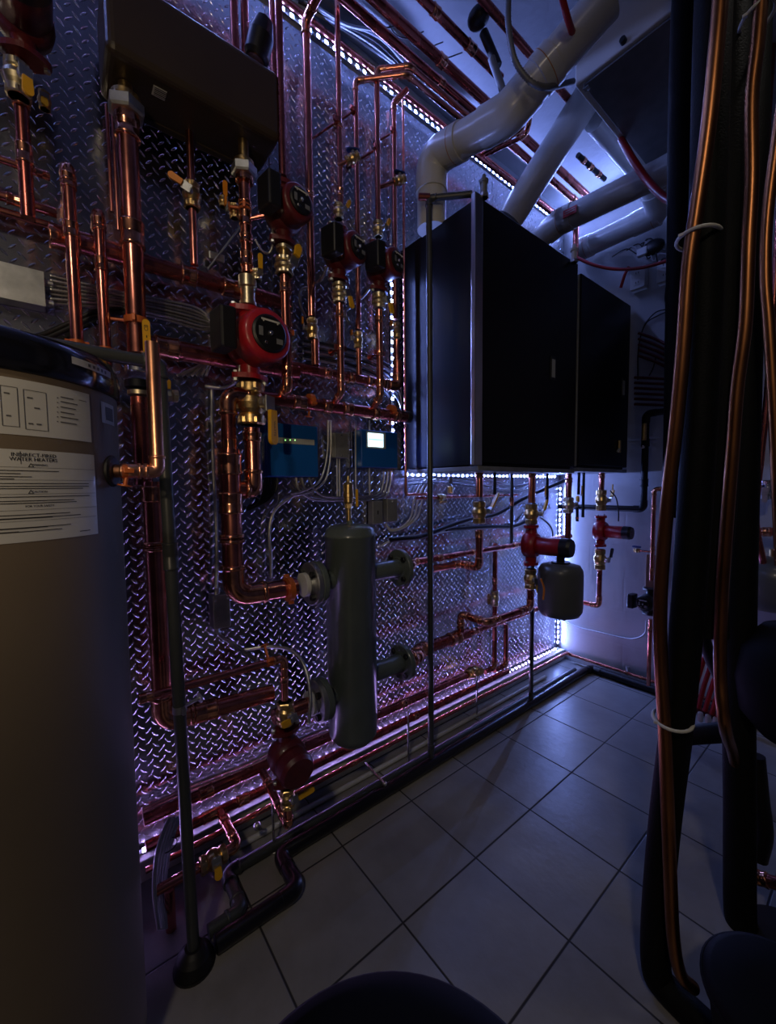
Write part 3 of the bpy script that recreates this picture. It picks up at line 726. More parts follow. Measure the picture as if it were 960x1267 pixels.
# ================================================================== SEPARATOR
S0 = PX(435, 780, XS); SR = .083
sep = thing('hydraulic_separator', 'upright dark green cylindrical tank with four bolted flanges', 'tank', (XS, S0.y, goz(S0, 915).z))
zt = goz(S0, 648).z; zb_s = goz(S0, 915).z
R_ = rpx(61, S0)
MB().lathe([(R_*.35, zb_s), (R_*.8, zb_s+.010), (R_*.97, zb_s+.03), (R_, zb_s+.05), (R_, zt-.045), (R_*1.035, zt-.043), (R_*1.035, zt-.036), (R_*.99, zt-.032), (R_*.93, zt-.016), (R_*.7, zt-.004), (R_*.3, zt), (1e-6, zt)], Matrix.Translation((XS, S0.y, 0)), 64, soft=True).build('shell', 'green_tank', sep)
def sflange(zc, sg, u_out, name='nozzle', companion=False):
    c = Vector((XS, S0.y, zc)); e = goy(c, u_out); L = abs(e.y-c.y); d = Vector((0, sg, 0))
    nz = MB().tube([c, c+d*(L-.012)], .034, 28).build(name, 'green_tank', sep)
    FR = .071
    f = MB().lathe([(FR*.55, -.018), (FR*.62, -.016), (FR*.97, -.014), (FR, -.011), (FR, .004), (FR*.96, .007), (FR*.6, .008)], frame(c+d*(L-.006), d), 40).build('flange', 'green_tank', sep)
    for k in range(4 if True else 8):
        an = PI/4+k*PI/2; p = c+d*(L-.006)+Vector((math.cos(an), 0, math.sin(an)))*FR*.74
        MB().hexa(p-d*.024, p-d*.013, .011).build('bolt', 'black_plastic', f)
    return c+d*(L), d, FR
zU = goz(S0, 711).z; zL = goz(S0, 843).z
cUR, dUR, FR = sflange(goy(PX(490, 703, XS), 490).z, 1, 497)
cLR, _, _ = sflange(PX(490, 822, XS).z, 1, 500)
cUL, _, _ = sflange(PX(385, 722, XS).z, -1, 389)
cLL, _, _ = sflange(PX(395, 866, XS).z, -1, 396)
for c, lab in ((cUL, 'dull steel companion flange on the upper left port of the green tank'), (cLL, 'dull steel companion flange on the lower left port of the green tank')):
    d = Vector((0, -1, 0))
    o = MB().lathe([(.030, 0), (.069, .001), (.071, .004), (.071, .018), (.068, .021), (.040, .022), (.040, .030), (.034, .032)], frame(c, d), 40).build('pipe_flange', 'zinc', origin=c); tag(o, lab, 'flange')
    for k in range(4):
        an = PI/4+k*PI/2; p = c+Vector((math.cos(an), 0, math.sin(an)))*.052
        MB().hexa(p+d*.020, p+d*.034, .011).build('bolt', 'black_plastic', o)
    MB().lathe([(.036, .030), (.039, .031), (.039, .044), (.036, .045)], frame(c, d), 32).build('white_ring', 'white_plastic', o)
for k in range(4):
    an = PI/4+k*PI/2; FRb = .052
MB().cyl((XS, S0.y, zt-.003), (XS, S0.y, zt+.012), .012).build('top_boss', 'green_tank', sep)
MB().cyl((XS, S0.y-.02, zb_s-.028), (XS, S0.y-.02, zb_s+.01), .010).hexa((XS, S0.y-.02, zb_s-.018), (XS, S0.y-.02, zb_s-.004), .014).build('drain_plug', 'copper_fit', sep)
# short copper tie pieces to the left flanges
pipe('pipe_stub', 'short copper piece between the elbow of the thick riser and lower flange', [Vector((XS, PX(338, 877, XS).y, cLL.z)), Vector((XS, cLL.y-.035, cLL.z))], .0235, 'copper', elbows=False)
# air vent on top
A0 = Vector((XS, S0.y-.004, zt+.01))
av = thing('air_vent', 'brass air vent with small yellow handle on top of the green tank', 'air vent', A0)
h = goz(A0, 590).z-A0.z
MB().cyl(A0, off(A0, z=h*.30), .0085).hexa(off(A0, z=h*.28), off(A0, z=h*.40), .013).build('nipple', 'brass', av)
MB().lathe([(.012, h*.4), (.017, h*.43), (.017, h*.54), (.0195, h*.55), (.0195, h*.62), (.0175, h*.63), (.0175, h*.82), (.013, h*.87), (.007, h*.9), (.007, h*.96), (.004, h*1.02)], Matrix.Translation(A0), 24).build('body', 'brass', av)
MB().box((0, 0, 0), (.004, .010, h*.40), .0015, Matrix.Translation(off(A0, x=.006, y=.031, z=h*.52))).build('handle', 'tag_yellow', av)
MB().cyl(off(A0, y=.017, z=h*.5), off(A0, y=.031, z=h*.5), .004).build('stem', 'zinc_nut', av)

# ================================================================== UPPER HEADER and the verticals
XU = .085
U0 = PX(388, 459, XU)
ua = goy(U0, 345); ub = goy(U0, 492)
uh = pipe('header_pipe', 'upper copper header ending in an upward bend beside the boiler', [ua, ub, goz(ub, 447)], .0185, 'copper_dark', bend=.032, sleeves=((0, .35, .014), (0, .55, .012), (0, .72, .014), (0, .86, .012)), seg=22)
def vert(lab, u, v0, v1, x, w, m='copper', **k):
    p = PX(u, (v0+v1)/2, x); a, b = goz(p, v0), goz(p, v1)
    return a, b, pipe('riser_pipe', lab, [a, b], rpx(w, p), m, **k)
# P1
p1 = PX(382, 200, XU); t1 = goz(p1, 24)
pipe('riser_pipe', 'wider copper riser climbing past the led strip right of the brown case', [goz(p1, 392), t1, off(t1, x=.55)], rpx(10, p1), 'copper', bend=.035, sleeves=((0, .42, .008),))
valve('brass valve with orange handle at the foot of the wide riser', goz(p1, 407), (0, 0, 1), .011, (-.2, -1, 0), (0, 0, 1), hm='tag_orange', L=.07, long=.036)
vert('short copper stub joining the orange handled valve to the upper header', 390, 420, 452, XU, 10)
# P3, P4, P5, P6
KZ = 2.70
def riser45(lab, u, vtop, vbot, x, w, pe, far_u, m='copper', **kk):
    p = PX(u, 200, x); t = goz(p, vtop); K = Vector(pe(t)); e = goy(K, far_u)
    return pipe('riser_pipe', lab, [goz(p, vbot), t, K, e], rpx(w, p), m, bend=.024, **kk), t, K
def diag(us): # run 45 degrees out from the wall at constant height until column us
    return lambda t: _solve(t, Vector((1, 1.0, 0)).normalized(), 'u', us)
riser45('copper riser with a blue handled valve, crossing above the led strip', 441, 100, 400, XU, 6.5, diag(503), 576)
riser45('copper riser rising from the right dark pump to the ceiling bend', 467, 87, 280, .13, 7, diag(507), 588)
p5 = PX(488, 260, XU); t5 = goz(p5, 128)
pipe('riser_pipe', 'copper riser with a slanting top just below the led strip', [goz(p5, 395), t5, _solve(t5, Vector((1, 1.0, 1.2)).normalized(), 'u', 504)], rpx(6.5, p5), 'copper', bend=.03)
p6 = PX(500, 330, .05)
pipe('riser_pipe', 'thin copper line running the full height close to the boiler side', [goz(p6, 118), goz(p6, 612), off(goz(p6, 612), y=.16)], .0058, 'copper', bend=.015)
a, b, o = vert('copper riser running out of the top of the photo above the middle pump', 419, -12, 256, .14, 7, sleeves=((0, .62, .006), (0, .93, .012)))
vert('copper pipe behind the middle pump falling to a tee, orange handled', 443, 395, 408, XU, 7)
valve('orange handled brass valve, middle one of three above the upper header', PX(443, 421, XU), (0, 0, 1), .0095, (0, -1, .1), (0, 0, 1), hm='tag_orange', L=.06, long=.03)
vert('copper stub under the middle orange handled valve', 444, 430, 470, XU, 7)
valve('orange handled valve nearest the black boiler above the upper header', PX(491, 409, XU), (0, 0, 1), .0095, (0, -1, .1), (0, 0, 1), hm='tag_orange', L=.06, long=.03)
vert('copper stub under the orange valve nearest the black boiler', 491, 420, 450, XU, 7)
for u, v, x, uu, vv, lab in ((418, 205, .14, 436, 183, 'left'), (467, 232, .13, 494, 210, 'right')):
    a = PX(u, v, x); e = PX(uu, vv+13, x+.03)
    pipe('pipe_stub', f'slanting copper stub holding the {lab} blue handled purge valve', [a, e], .0075, 'copper', elbows=False)
    valve(f'brass purge valve with blue handle, {lab} one between the risers below the led strip', e, e-a, .009, (0, .1, 1), (.3, .7, .3), hm='handle_blue', L=.05, grip='wheel')
for u, v, x, rr, lab in ((418, 150, .14, .011, 'riser above the middle pump'), (438, 137, XU, .010, 'riser with the left blue valve'), (467, 184, .13, .010, 'riser above the right pump'), (487, 163, XU, .010, 'slant topped riser')):
    clamp(f'small dark ring clamp on the {lab}', PX(u, v, x), (0, 0, 1), rr, (-1, -.3, 0), m='copper_dark', L=x*.95)

# branch chains with pumps, falling into the lower header
XBR = .215
def branch(tag_, u0, v0, pv, vvalve, vend, s, facing, w, first, boxs=(0, -1, 0)):
    p = PX(u0, v0, XBR); z = lambda v: goz(p, v)
    pc = z(pv)
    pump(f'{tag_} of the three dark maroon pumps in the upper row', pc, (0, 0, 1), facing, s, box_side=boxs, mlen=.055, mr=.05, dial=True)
    r = rpx(w, p)
    rr = MB().lathe([(.021, -.006), (.024, -.004), (.024, .004), (.021, .006)], frame(off(pc, z=-.095*s), (0, 0, 1)), 22).build('gasket_ring', 'brass_pale', origin=pc); tag(rr, f'pale brass ring under the {tag_} dark pump', 'fitting')
    MB().cyl(off(pc, z=-.125*s), off(pc, z=-.098*s), .014).build('tail', 'brass', rr)
    valve(f'brass valve with yellow handle below the {tag_} dark pump', z(vvalve), (0, 0, 1), r*1.12, (1, .25, 0), (0, .25, 1 if first else -1), m='brass_pale', L=.048, long=.050)
    lo = z(vend)
    hx = Vector((XB, lo.y, hb.z+.01))
    pipe('branch_pipe', f'copper branch from the {tag_} dark pump bending back into the lower header', [z(vvalve+10), Vector((XBR, lo.y, lo.z)), Vector((XB+.005, lo.y, hb.z+.012))], r, 'copper', bend=.022, sleeves=((0, .12, r), (0, .50, r*.8), (0, .85, r)))
    clamp(f'ring clamp half way down the copper branch of the {tag_} dark pump', z((vvalve+vend)/2+5), (0, 0, 1), r, (-1, 0, 0), m='clamp_orange' if first else 'copper_dark', L=.06)
branch('leftmost', 352, 330, 266, 330, 480, 1.02, (1, .15, 0), 12, True)
branch('middle', 420, 360, 317, 366, 485, .98, (1, .25, 0), 9, False)
branch('rightmost', 469, 370, 333, 374, 490, .95, (1, .25, 0), 9, False)
valve('brass valve with yellow handle on top of the middle dark pump', PX(419, 262, .14), (0, 0, 1), .010, (1, .4, 0), (0, .5, 1), L=.05, long=.035, m='brass_pale')
valve('brass valve with yellow handle on top of the rightmost dark pump', PX(468, 284, .16), (0, 0, 1), .011, (1, .4, 0), (0, .5, 1), L=.055, long=.035, m='brass_pale')
pT = PX(349, 180, XBR); pipe('riser_pipe', 'dark pipe rising behind the brown case corner from the leftmost pump', [goz(pT, 218), goz(pT, -10)], .011, 'copper_dark')
for u, v0, v1, lab in ((290, -10, 40, 'left'), (303, -10, 40, 'middle'), (338, -10, 66, 'right')):
    p = PX(u, 30, .08); pipe('riser_pipe', f'copper riser above the brown case, {lab} one of three', [goz(p, v0), goz(p, v1+30)], .012, 'copper_dark')
o = MB().lathe([(.028, -.05), (.036, -.04), (.036, .01), (.030, .03), (.024, .05)], frame(PX(322, 50, .16), (.3, .2, 1)), 24).build('pipe_boot', 'black_plastic', origin=PX(322, 50, .16)); tag(o, 'dark rubber boot on the top of the brown case', 'fitting')
MB().lathe([(.024, -.052), (.024, -.04)], frame(PX(322, 50, .16), (.3, .2, 1)), 24).build('insert', 'copper_fit', o)
for (u, v, x, lab) in ((384, 497, XB, 'between the leftmost branch and the middle branch'), (484, 509, XB, 'near the capped end')):
    clamp(f'orange ring clamp on the lower header {lab}', PX(u, v, x), (0, 1, 0), .022, (-.3, 0, -1) if u < 400 else (-.3, 0, -1), L=.05)
# ================================================================== BOILERS
BX = .41; BY0, BY1 = 1.197, 1.925; BZ0, BZ1 = 1.225, 2.178
def boiler(label, y0, y1, z0, z1, lab_px, group='black wall boilers'):
    o = thing('wall_boiler', label, 'boiler', (BX/2, (y0+y1)/2, z0), group)
    MB().box(((BX-.022)/2+.002, (y0+y1)/2, (z0+z1)/2), (BX-.022, y1-y0-.006, z1-z0), .006, None, 3).build('cabinet', 'black_boiler', o)
    MB().box((BX-.010, (y0+y1)/2, (z0+z1)/2+.006), (.020, y1-y0, z1-z0-.012), .006, None, 3).build('front_panel', 'black_boiler', o)
    MB().box((BX/2+.012, (y0+y1)/2, z0-.009), (BX-.02, y1-y0-.01, .018), .002).build('bottom_rail', 'box_grey', o)
    p = PX(*lab_px, BX+.001)
    w = MB().box((BX+.002, p.y, p.z), (.004, .042, .10), .003).build('window_plate', 'black_plastic', o)
    MB().box((BX+.0045, p.y, p.z), (.001, .026, .078), 0).build('pale_label', 'strip_grey', w)
    return o
b1 = boiler('largest black boiler with a bright steel corner strip', BY0, BY1, BZ0, BZ1, (684, 456))
MB().box((BX-.006, BY0+.004, (BZ0+BZ1)/2+.004), (.020, .044, BZ1-BZ0+.004), .003).build('corner_strip', 'steel_brushed', b1)
b2 = boiler('narrower black boiler in the far corner beyond the large one', 1.955, 2.528, 1.235, 2.148, (771, 480))
MB().box((BX-.012, 1.952, (1.235+2.148)/2), (.012, .010, .9), .002).build('edge_strip', 'box_grey', b2)
for (u, v, y, lab) in ((602, 226, None, 'small grey vent spigot on top of the large boiler'), (714, 308, None, 'small pale vent spigot between the two boilers')):
    p = PZ(u, v+14, 2.18 if u < 700 else 2.15); 
    o = MB().lathe([(.012, 0), (.012, .05), (.016, .052), (.016, .062), (.008, .066), (.006, .08)], Matrix.Translation((p.x-.02, p.y+.01, p.z)), 16).build('vent_spigot', 'box_grey' if u < 700 else 'white_plastic', origin=p); tag(o, lab, 'fitting')
    MB().hexa((p.x-.02, p.y+.01, p.z), (p.x-.02, p.y+.01, p.z+.014), .018).build('nut', 'zinc', o)

# grey posts from the boilers to the floor
XP, YP = .232, 1.131
pt = Vector((XP, YP, 2.235)); pb = Vector((XP, YP, .03))
cp = PZ(584, 240, 2.235)
post = pipe('condensate_pipe', 'tall dark grey pipe standing before the large boiler side', [cp, pt, off(pb, z=-.005)], .0115, 'grey_pvc', 'grey_pvc', bend=.016, sleeves=((1, .975, .02),))
MB().tube([off(pt, y=-.035, x=-.02, z=.002), off(pt, x=.004, z=.002)], .0125, 14).build('side_stub', 'copper_dark', post)
pipe('condensate_pipe', 'short dark grey pipe standing before the far corner of the plate wall', [Vector((.238, 1.851, 1.222)), Vector((.238, 1.851, .03))], .010, 'grey_pvc', 'grey_pvc', sleeves=((0, .97, .018),))
# floor runs
F0 = PZ(657, 872, .028); F0 = Vector((.238, 1.851, .0225))
e1 = Vector((.238, .47, .0225)); e2 = Vector((.372, .47, .0225)); e3 = Vector((.372, .245, .0225))
pipe('floor_pipe', 'black floor pipe that steps outward round a loop to the drain', [Vector((.238, 2.44, .0225)), e1, e2, e3], .0215, 'floor_black', 'floor_black', bend=.03, ring=False, fat=1.06)
g1 = Vector((.20, .315, .018)); 
pipe('floor_pipe', 'dark glossy floor pipe nearer the wall with a small jog at its left end', [Vector((.192, 2.40, .018)), Vector((.192, .325, .018)), Vector((.325, .325, .018)), Vector((.325, .24, .018))], .0165, 'grey_pvc', 'grey_pvc', bend=.022)
pipe('floor_pipe', 'white plastic pipe lying on the floor along the foot of the metal wall', [Vector((.115, 2.2, .0105)), Vector((.115, .15, .0105))], .0095, 'white_pvc', 'white_pvc')
# ================================================================== LOW WALL RUNS
XA = .075
A = PX(333, 945, XA); Aa = goy(A, 178); Ab = goy(A, 577)
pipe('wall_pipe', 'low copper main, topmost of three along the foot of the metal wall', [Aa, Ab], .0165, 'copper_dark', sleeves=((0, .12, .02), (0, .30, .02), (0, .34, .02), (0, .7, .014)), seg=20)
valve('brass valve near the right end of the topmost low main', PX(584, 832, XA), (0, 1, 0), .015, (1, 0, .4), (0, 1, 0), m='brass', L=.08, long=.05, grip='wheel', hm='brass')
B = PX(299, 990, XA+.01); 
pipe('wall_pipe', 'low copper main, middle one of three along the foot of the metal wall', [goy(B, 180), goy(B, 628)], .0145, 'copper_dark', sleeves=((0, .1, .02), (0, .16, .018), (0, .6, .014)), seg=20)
C_ = PX(299, 1016, XA+.015)
pipe('wall_pipe', 'low copper main, lowest and thinnest of three along the wall foot', [goy(C_, 180), Vector((C_.x, 2.50, C_.z))], .0085, 'copper', sleeves=((0, .3, .012), (0, .6, .012)))
# right end risers behind
v1 = PX(612, 780, .09); a1_ = goz(v1, 672); b1_ = goz(v1, 826)
pipe('riser_pipe', 'copper riser dropping from the upper run to the low valve under the boiler', [a1_, b1_, off(b1_, y=-.08)], .0125, 'copper_dark', bend=.02, sleeves=((0, .3, .014), (0, .62, .014)))
valve('brass valve on the riser between the two right flange runs', goz(v1, 740), (0, 0, 1), .0125, (-.2, -1, 0), (0, 0, 1), m='brass_pale', L=.08, long=.035, grip='wheel', hm='brass')
v2 = PX(626, 780, .09)
pipe('riser_pipe', 'copper drop looping down beside the riser under the boiler', [goz(v2, 772), goz(v2, 823), off(goz(v2, 823), y=-.10)], .0125, 'copper_dark', bend=.02)

# ---- upper right run
UR = Vector((XS, cUR.y+.01, cUR.z))
ur_e = Vector((.14, 2.42, UR.z))
pipe('supply_run', 'upper copper run leaving the upper right flange toward the far corner', [UR, off(UR, y=.05), Vector((.14, UR.y+.09, UR.z)), ur_e], .0135, 'copper_dark', bend=.03, sleeves=((0, .6, .018), (2, .12, .014), (2, .3, .014), (2, .55, .014)))
# pipe column u=593
c1 = PX(593, 640, .26); cz = lambda v: goz(c1, v)
lo = cz(702)
tw = Vector((XS, lo.y, lo.z))
pipe('supply_run', 'copper drop from the large boiler turning back to the upper right flange', [cz(655), lo, Vector((.15, lo.y, lo.z)), Vector((.15, lo.y-.18, lo.z))], .0155, 'copper', bend=.028, sleeves=((0, .12, .014), (1, .6, .012)))
pipe('supply_run', 'copper stub with brass nut just under the large boiler', [cz(583), cz(615)], .0155, 'copper', sleeves=((0, .15, .012),))
valve('brass valve with long yellow handle, under the large boiler', cz(634), (0, 0, 1), .0165, (.4, .9, .1), (.25, .35, 1), m='brass', L=.095, long=.085)
pipe('supply_run', 'dark pipe with a tan collar left of the larger red pump', [PX(633, 583, .22), goz(PX(633, 640, .22), 672)], .0085, 'grey_pvc', sleeves=((0, .42, .02),))
o = MB().lathe([(.009, -.016), (.013, -.013), (.013, .013), (.009, .016)], frame(PX(557, 606, .10), (0, 0, 1)), 18).build('pressure_regulator', 'brass', origin=PX(557, 606, .10)); tag(o, 'small brass regulator cup on the thin line under the large boiler', 'valve')
MB().ball((PX(557, 594, .10)), .013, 14, 8, (1, 1, 1.2)).build('grey_bonnet', 'box_grey', o)
th = PX(556, 615, .10); pipe('thin_line', 'thin copper line feeding the small brass regulator cup', [goy(th, 515), goy(th, 640)], .006, 'copper_dark')
valve('tiny brass tap left of the regulator cup', goy(th, 546), (0, 1, 0), .008, (.5, 0, -1), (0, 0, -1), L=.04, long=.02, m='brass_pale', grip='wheel', hm='brass')

# ---- pump A column u=657
XA2 = .30
c2 = PX(657, 675, XA2); az = lambda v: goz(c2, v)
pipe('supply_run', 'copper stub between the large boiler and the larger red pump', [az(583), az(622)], .0155, 'copper', sleeves=((0, .12, .012),))
valve('brass valve above the larger red pump', az(636), (0, 0, 1), .0175, (.6, .7, 0), (.1, .3, 1), m='brass', L=.095, long=.07)
pump('larger bright red pump standing over the grey expansion tank', az(674), (0, 0, 1), (1, .12, 0), 1.12, red='pump_red', mlen=.13, mr=.038)
valve('brass flange valve below the larger red pump', az(716), (0, 0, 1), .0175, (.7, -.3, 0), (.1, .1, -1), m='brass', L=.095, long=.06)
zlow = az(752)
q1 = goy(zlow, 603); 
q2 = Vector((.15, q1.y, q1.z)); q3 = goz(q2, 790)
lr = Vector((XS, cLR.y+.01, cLR.z))
q3 = Vector((.15, q1.y, lr.z))
pipe('return_run', 'copper run from the larger red pump stepping back and down to the lower run', [az(730), zlow, q1, q2, q3], .0155, 'copper_dark', bend=.028, sleeves=((1, .25, .014), (1, .8, .014), (3, .5, .014)))
pipe('return_run', 'fat copper piece leaving the lower right flange of the green tank', [lr, off(lr, y=.06), Vector((.15, lr.y+.10, lr.z)), Vector((.15, q1.y+.05, lr.z))], .0255, 'copper_dark', bend=.04, sleeves=((0, .4, .02), (2, .7, .03)))
# to pump B column u=742
c3 = PX(742, 700, .345); bz_ = lambda v: goz(c3, v)
bl = Vector((c3.x, c3.y, lr.z)); 
pipe('return_run', 'long copper run passing behind the expansion tank up to the smaller red pump', [Vector((.15, q1.y+.04, lr.z)), Vector((.15, c3.y, lr.z)), bl, bz_(703)], .0135, 'copper_dark', bend=.03, sleeves=((0, .06, .02), (0, .3, .014), (0, .6, .012), (2, .2, .012)))
valve('brass isolation valve under the smaller red pump', bz_(692), (0, 0, 1), .0175, (1, 0, 0), (.1, .1, 1), m='brass', L=.115, long=.07, hm='black_plastic')
pump('smaller bright red pump against the white wall', bz_(657), (0, 0, 1), (1, .0, 0), 1.02, red='pump_red', mlen=.12, mr=.034)
valve('brass valve above the smaller red pump', bz_(619), (0, 0, 1), .0165, (.6, .7, 0), (.1, .3, 1), m='brass', L=.115, long=.06)
pipe('supply_run', 'copper stub between the far boiler and the smaller red pump', [bz_(584), bz_(608)], .0145, 'copper', sleeves=((0, .2, .012),))
# column u=703
c4 = PX(703, 640, .27); dz_ = lambda v: goz(c4, v)
pipe('supply_run', 'copper drop between the two red pumps turning back behind the motor', [dz_(584), dz_(687), off(dz_(687), x=-.13)], .0155, 'copper', bend=.03, sleeves=((0, .1, .012),))
valve('brass valve between the two red pumps', dz_(625), (0, 0, 1), .0165, (.5, .8, 0), (0, 0, 1), m='brass_pale', L=.085, long=.05)
for u, v0, v1, lab in ((612, 590, 612, 'beside the valve under the large boiler'), (677, 595, 622, 'beside the valve above the larger pump'), (722, 592, 640, 'between the boilers, carrying a brass tap'), (716, 592, 612, 'next to the one with a brass tap')):
    p = PX(u, v0, .3); pipe('drop_line', f'thin black drop line {lab}', [goz(p, 582), goz(p, v1)], .0075, 'rubber_black')
for u, v0, v1, lab in ((675, 596, 620, 'right of the larger pump valve'), (720, 598, 616, 'between the pumps'), (758, 594, 616, 'right of the smaller pump valve')):
    p = PX(u, (v0+v1)/2, .34)
    o = MB().box((0, 0, 0), (.004, .012, .055), .002, Matrix.Translation(p)).build('valve_handle', 'tag_yellow', origin=p); tag(o, f'dull yellow upright handle {lab}', 'handle')
    MB().cyl(off(p, y=-.014, z=-.022), off(p, x=.0, z=-.022), .004, 10).build('stem', 'zinc_nut', o)

# ---- expansion tank
X0 = PX(693, 728, .44); ex = thing('expansion_tank', 'grey expansion tank hanging under the red pumps', 'tank', X0)
R_ = rpx(57, X0); ztp = goz(X0, 696).z; zbt = goz(X0, 763).z; H = ztp-zbt
MB().lathe([(1e-6, zbt), (R_*.5, zbt+H*.01), (R_*.86, zbt+H*.05), (R_*.98, zbt+H*.13), (R_, zbt+H*.2), (R_, zbt+H*.80), (R_*.98, zbt+H*.87), (R_*.86, zbt+H*.95), (R_*.5, zbt+H*.99), (1e-6, ztp)], Matrix.Translation((X0.x, X0.y, 0)), 56, soft=True).build('shell', 'tank_grey', ex)
MB().lathe([(R_*.42, ztp-.006), (R_*.42, ztp+.004), (R_*.18, ztp+.006), (R_*.18, ztp+.045), (R_*.1, ztp+.05)], Matrix.Translation((X0.x, X0.y, 0)), 24).build('top_boss', 'black_plastic', ex)
MB().tube(smooth_curve([goz(PX(669, 716, X0.x+.06), 716), PX(673, 728, X0.x+.07), PX(672, 742, X0.x+.07)]), .004, 8).build('side_handle', 'tag_orange', ex)
MB().cyl((X0.x+.02, X0.y, zbt-.012), (X0.x+.02, X0.y, zbt+.005), .008).build('air_stem', 'black_plastic', ex)

# ================================================================== CONTROLLERS
def slab(name, label, u0, v0, u1, v1, x, d, m, cat, bev=.003, group=None):
    a = PX(u0, v0, x+d); b = PX(u1, v1, x+d); z1, z0 = (a.z, b.z)
    y0, y1 = a.y, b.y
    o = thing(name, label, cat, (x, (y0+y1)/2, z0), group)
    MB().box((x+d/2, (y0+y1)/2, (z0+z1)/2), (d, y1-y0, z1-z0), bev, None, 3).build('body', m, o)
    return o, Vector((x+d, (y0+y1)/2, (z0+z1)/2)), y1-y0, z1-z0
def face_patch(name, m, o, u0, v0, u1, v1, x, t=.0015):
    a = PX(u0, v0, x); b = PX(u1, v1, x)
    return MB().box((x+t/2, (a.y+b.y)/2, (a.z+b.z)/2), (t, abs(b.y-a.y), abs(a.z-b.z)), .0003).build(name, m, o)
o, c, w, h = slab('zone_controller', 'blue control box with a grey strip of small green lights', 330, 522, 394, 590, .004, .06, 'blue_case', 'control box')
MB().box((c.x-.022, c.y, c.z), (.012, w*1.02, h*1.02), .002).build('seam_band', 'blue_case', o)
s = face_patch('status_strip', 'strip_grey', o, 343, 541, 389, 551, c.x)
for u in (341, 347, 353, 359, 365):
    p = PX(u, 544.5, c.x+.002); MB().ball(p, .0013, 8, 5).build('indicator', 'led_green' if u != 347 else 'print_grey', s)
o, c, w, h = slab('boiler_control', 'smaller blue control box with a bright white display', 447, 531, 492, 579, .004, .055, 'blue_case', 'control box')
s = face_patch('bezel', 'strip_grey', o, 453, 533.5, 477, 555.5, c.x)
d = face_patch('display', 'lcd', s, 455, 535.5, 474, 553.5, c.x+.0016)
face_patch('display_band', 'lcd_band', d, 455.5, 542, 473.5, 546, c.x+.0032)
o, c, w, h = slab('relay_box', 'plain grey relay box between the two blue control boxes', 414, 535, 431, 567, .004, .045, 'box_grey', 'electrical box')
MB().cyl((c.x, c.y, c.z+h*.4), (c.x+.002, c.y, c.z+h*.4), .003).build('screw', 'chrome', o); MB().cyl((c.x, c.y, c.z-h*.4), (c.x+.002, c.y, c.z-h*.4), .003).build('screw', 'chrome', o)
o, c, w, h = slab('relay_box', 'small grey box with a keyhole slot right of the brass air vent', 461, 620, 474, 648, .004, .035, 'box_grey', 'electrical box')
MB().box((c.x, c.y, c.z), (.001, .007, .016), .0004).build('keyhole', 'print_black', o)
o, c, w, h = slab('relay_box', 'small plain grey box right of the keyhole slotted box', 479, 617, 492, 645, .004, .035, 'box_grey', 'electrical box')
MB().cyl((c.x, c.y, c.z+h*.38), (c.x+.002, c.y, c.z+h*.38), .0022).build('screw', 'chrome', o)
o, c, w, h = slab('junction_box', 'blank grey junction box at the left edge of the wall above the tank', -60, 309, 56, 379, .004, .05, 'zinc', 'electrical box', .004)
MB().box((c.x+.001, c.y, c.z), (.002, w*1.02, h*1.03), .0008).build('cover_plate', 'zinc', o)
for dz in (.3, -.3): MB().cyl((c.x-.02, c.y+w/2, c.z+dz*h), (c.x-.02, c.y+w/2+.018, c.z+dz*h), .008).build('connector', 'zinc_nut', o)
o, c, w, h = slab('junction_box', 'small grey box below the widest copper bend with a slanting conduit', 263, 738, 286, 775, .02, .05, 'zinc', 'electrical box', .003)
for sy in (-1, 1): MB().cyl((c.x, c.y+sy*w*.35, c.z+h*.36), (c.x+.002, c.y+sy*w*.35, c.z+h*.36), .0022).build('screw', 'chrome', o)
MB().cyl((c.x-.025, c.y-w*.1, c.z+h/2), (c.x-.025, c.y-w*.1, c.z+h/2+.02), .008).build('connector', 'zinc_nut', o)
MB().cyl((c.x-.025, c.y-w*.2, c.z-h/2-.02), (c.x-.025, c.y-w*.2, c.z-h/2), .008).build('connector', 'zinc_nut', o)

# ================================================================== CONDUIT AND CABLES
W = lambda u, v, x=.03: PX(u, v, x)
cable('armoured conduit rising beside the wide copper pipe from the small grey box', [W(267, 738, .05), W(268, 700, .03), W(267, 640, .02), W(263, 560, .02), W(262, 480, .02)], .0055, 'armor', 'flexible_conduit', 'conduit', ribs=True)
cable('armoured conduit from the small grey box dropping right toward the copper tee', [W(269, 776, .045), W(273, 787, .05), W(290, 798, .08), W(318, 818, .2)], .0055, 'armor', 'flexible_conduit', 'conduit', ribs=True)
cable('armoured conduit arching over to the low maroon pump', [W(302, 804, .10), W(335, 800, .14), W(362, 806, .20), W(378, 828, .26), W(384, 862, .30), W(382, 895, .32)], .0055, 'armor', 'flexible_conduit', 'conduit', ribs=True)
cable('armoured conduit curling behind the wide copper pipe to the control boxes', [W(335, 715, .03), W(335, 690, .03), W(333, 660, .03), W(338, 635, .03), W(352, 620, .03), W(368, 612, .03), W(388, 610, .03)], .0055, 'armor', 'flexible_conduit', 'conduit', ribs=True)
cable('armoured conduit feeding the red dial faced pump from below', [W(296, 447, .13), W(296, 460, .13), W(290, 474, .10), W(275, 480, .06), W(254, 478, .03)], .0055, 'armor', 'flexible_conduit', 'conduit', ribs=True)
cable('armoured conduit feeding the middle dark pump', [W(404, 318, .18), W(405, 330, .18), W(398, 345, .12), W(385, 354, .06), W(372, 360, .03), W(372, 378, .03), W(378, 392, .03)], .0045, 'armor', 'flexible_conduit', 'conduit', ribs=True)
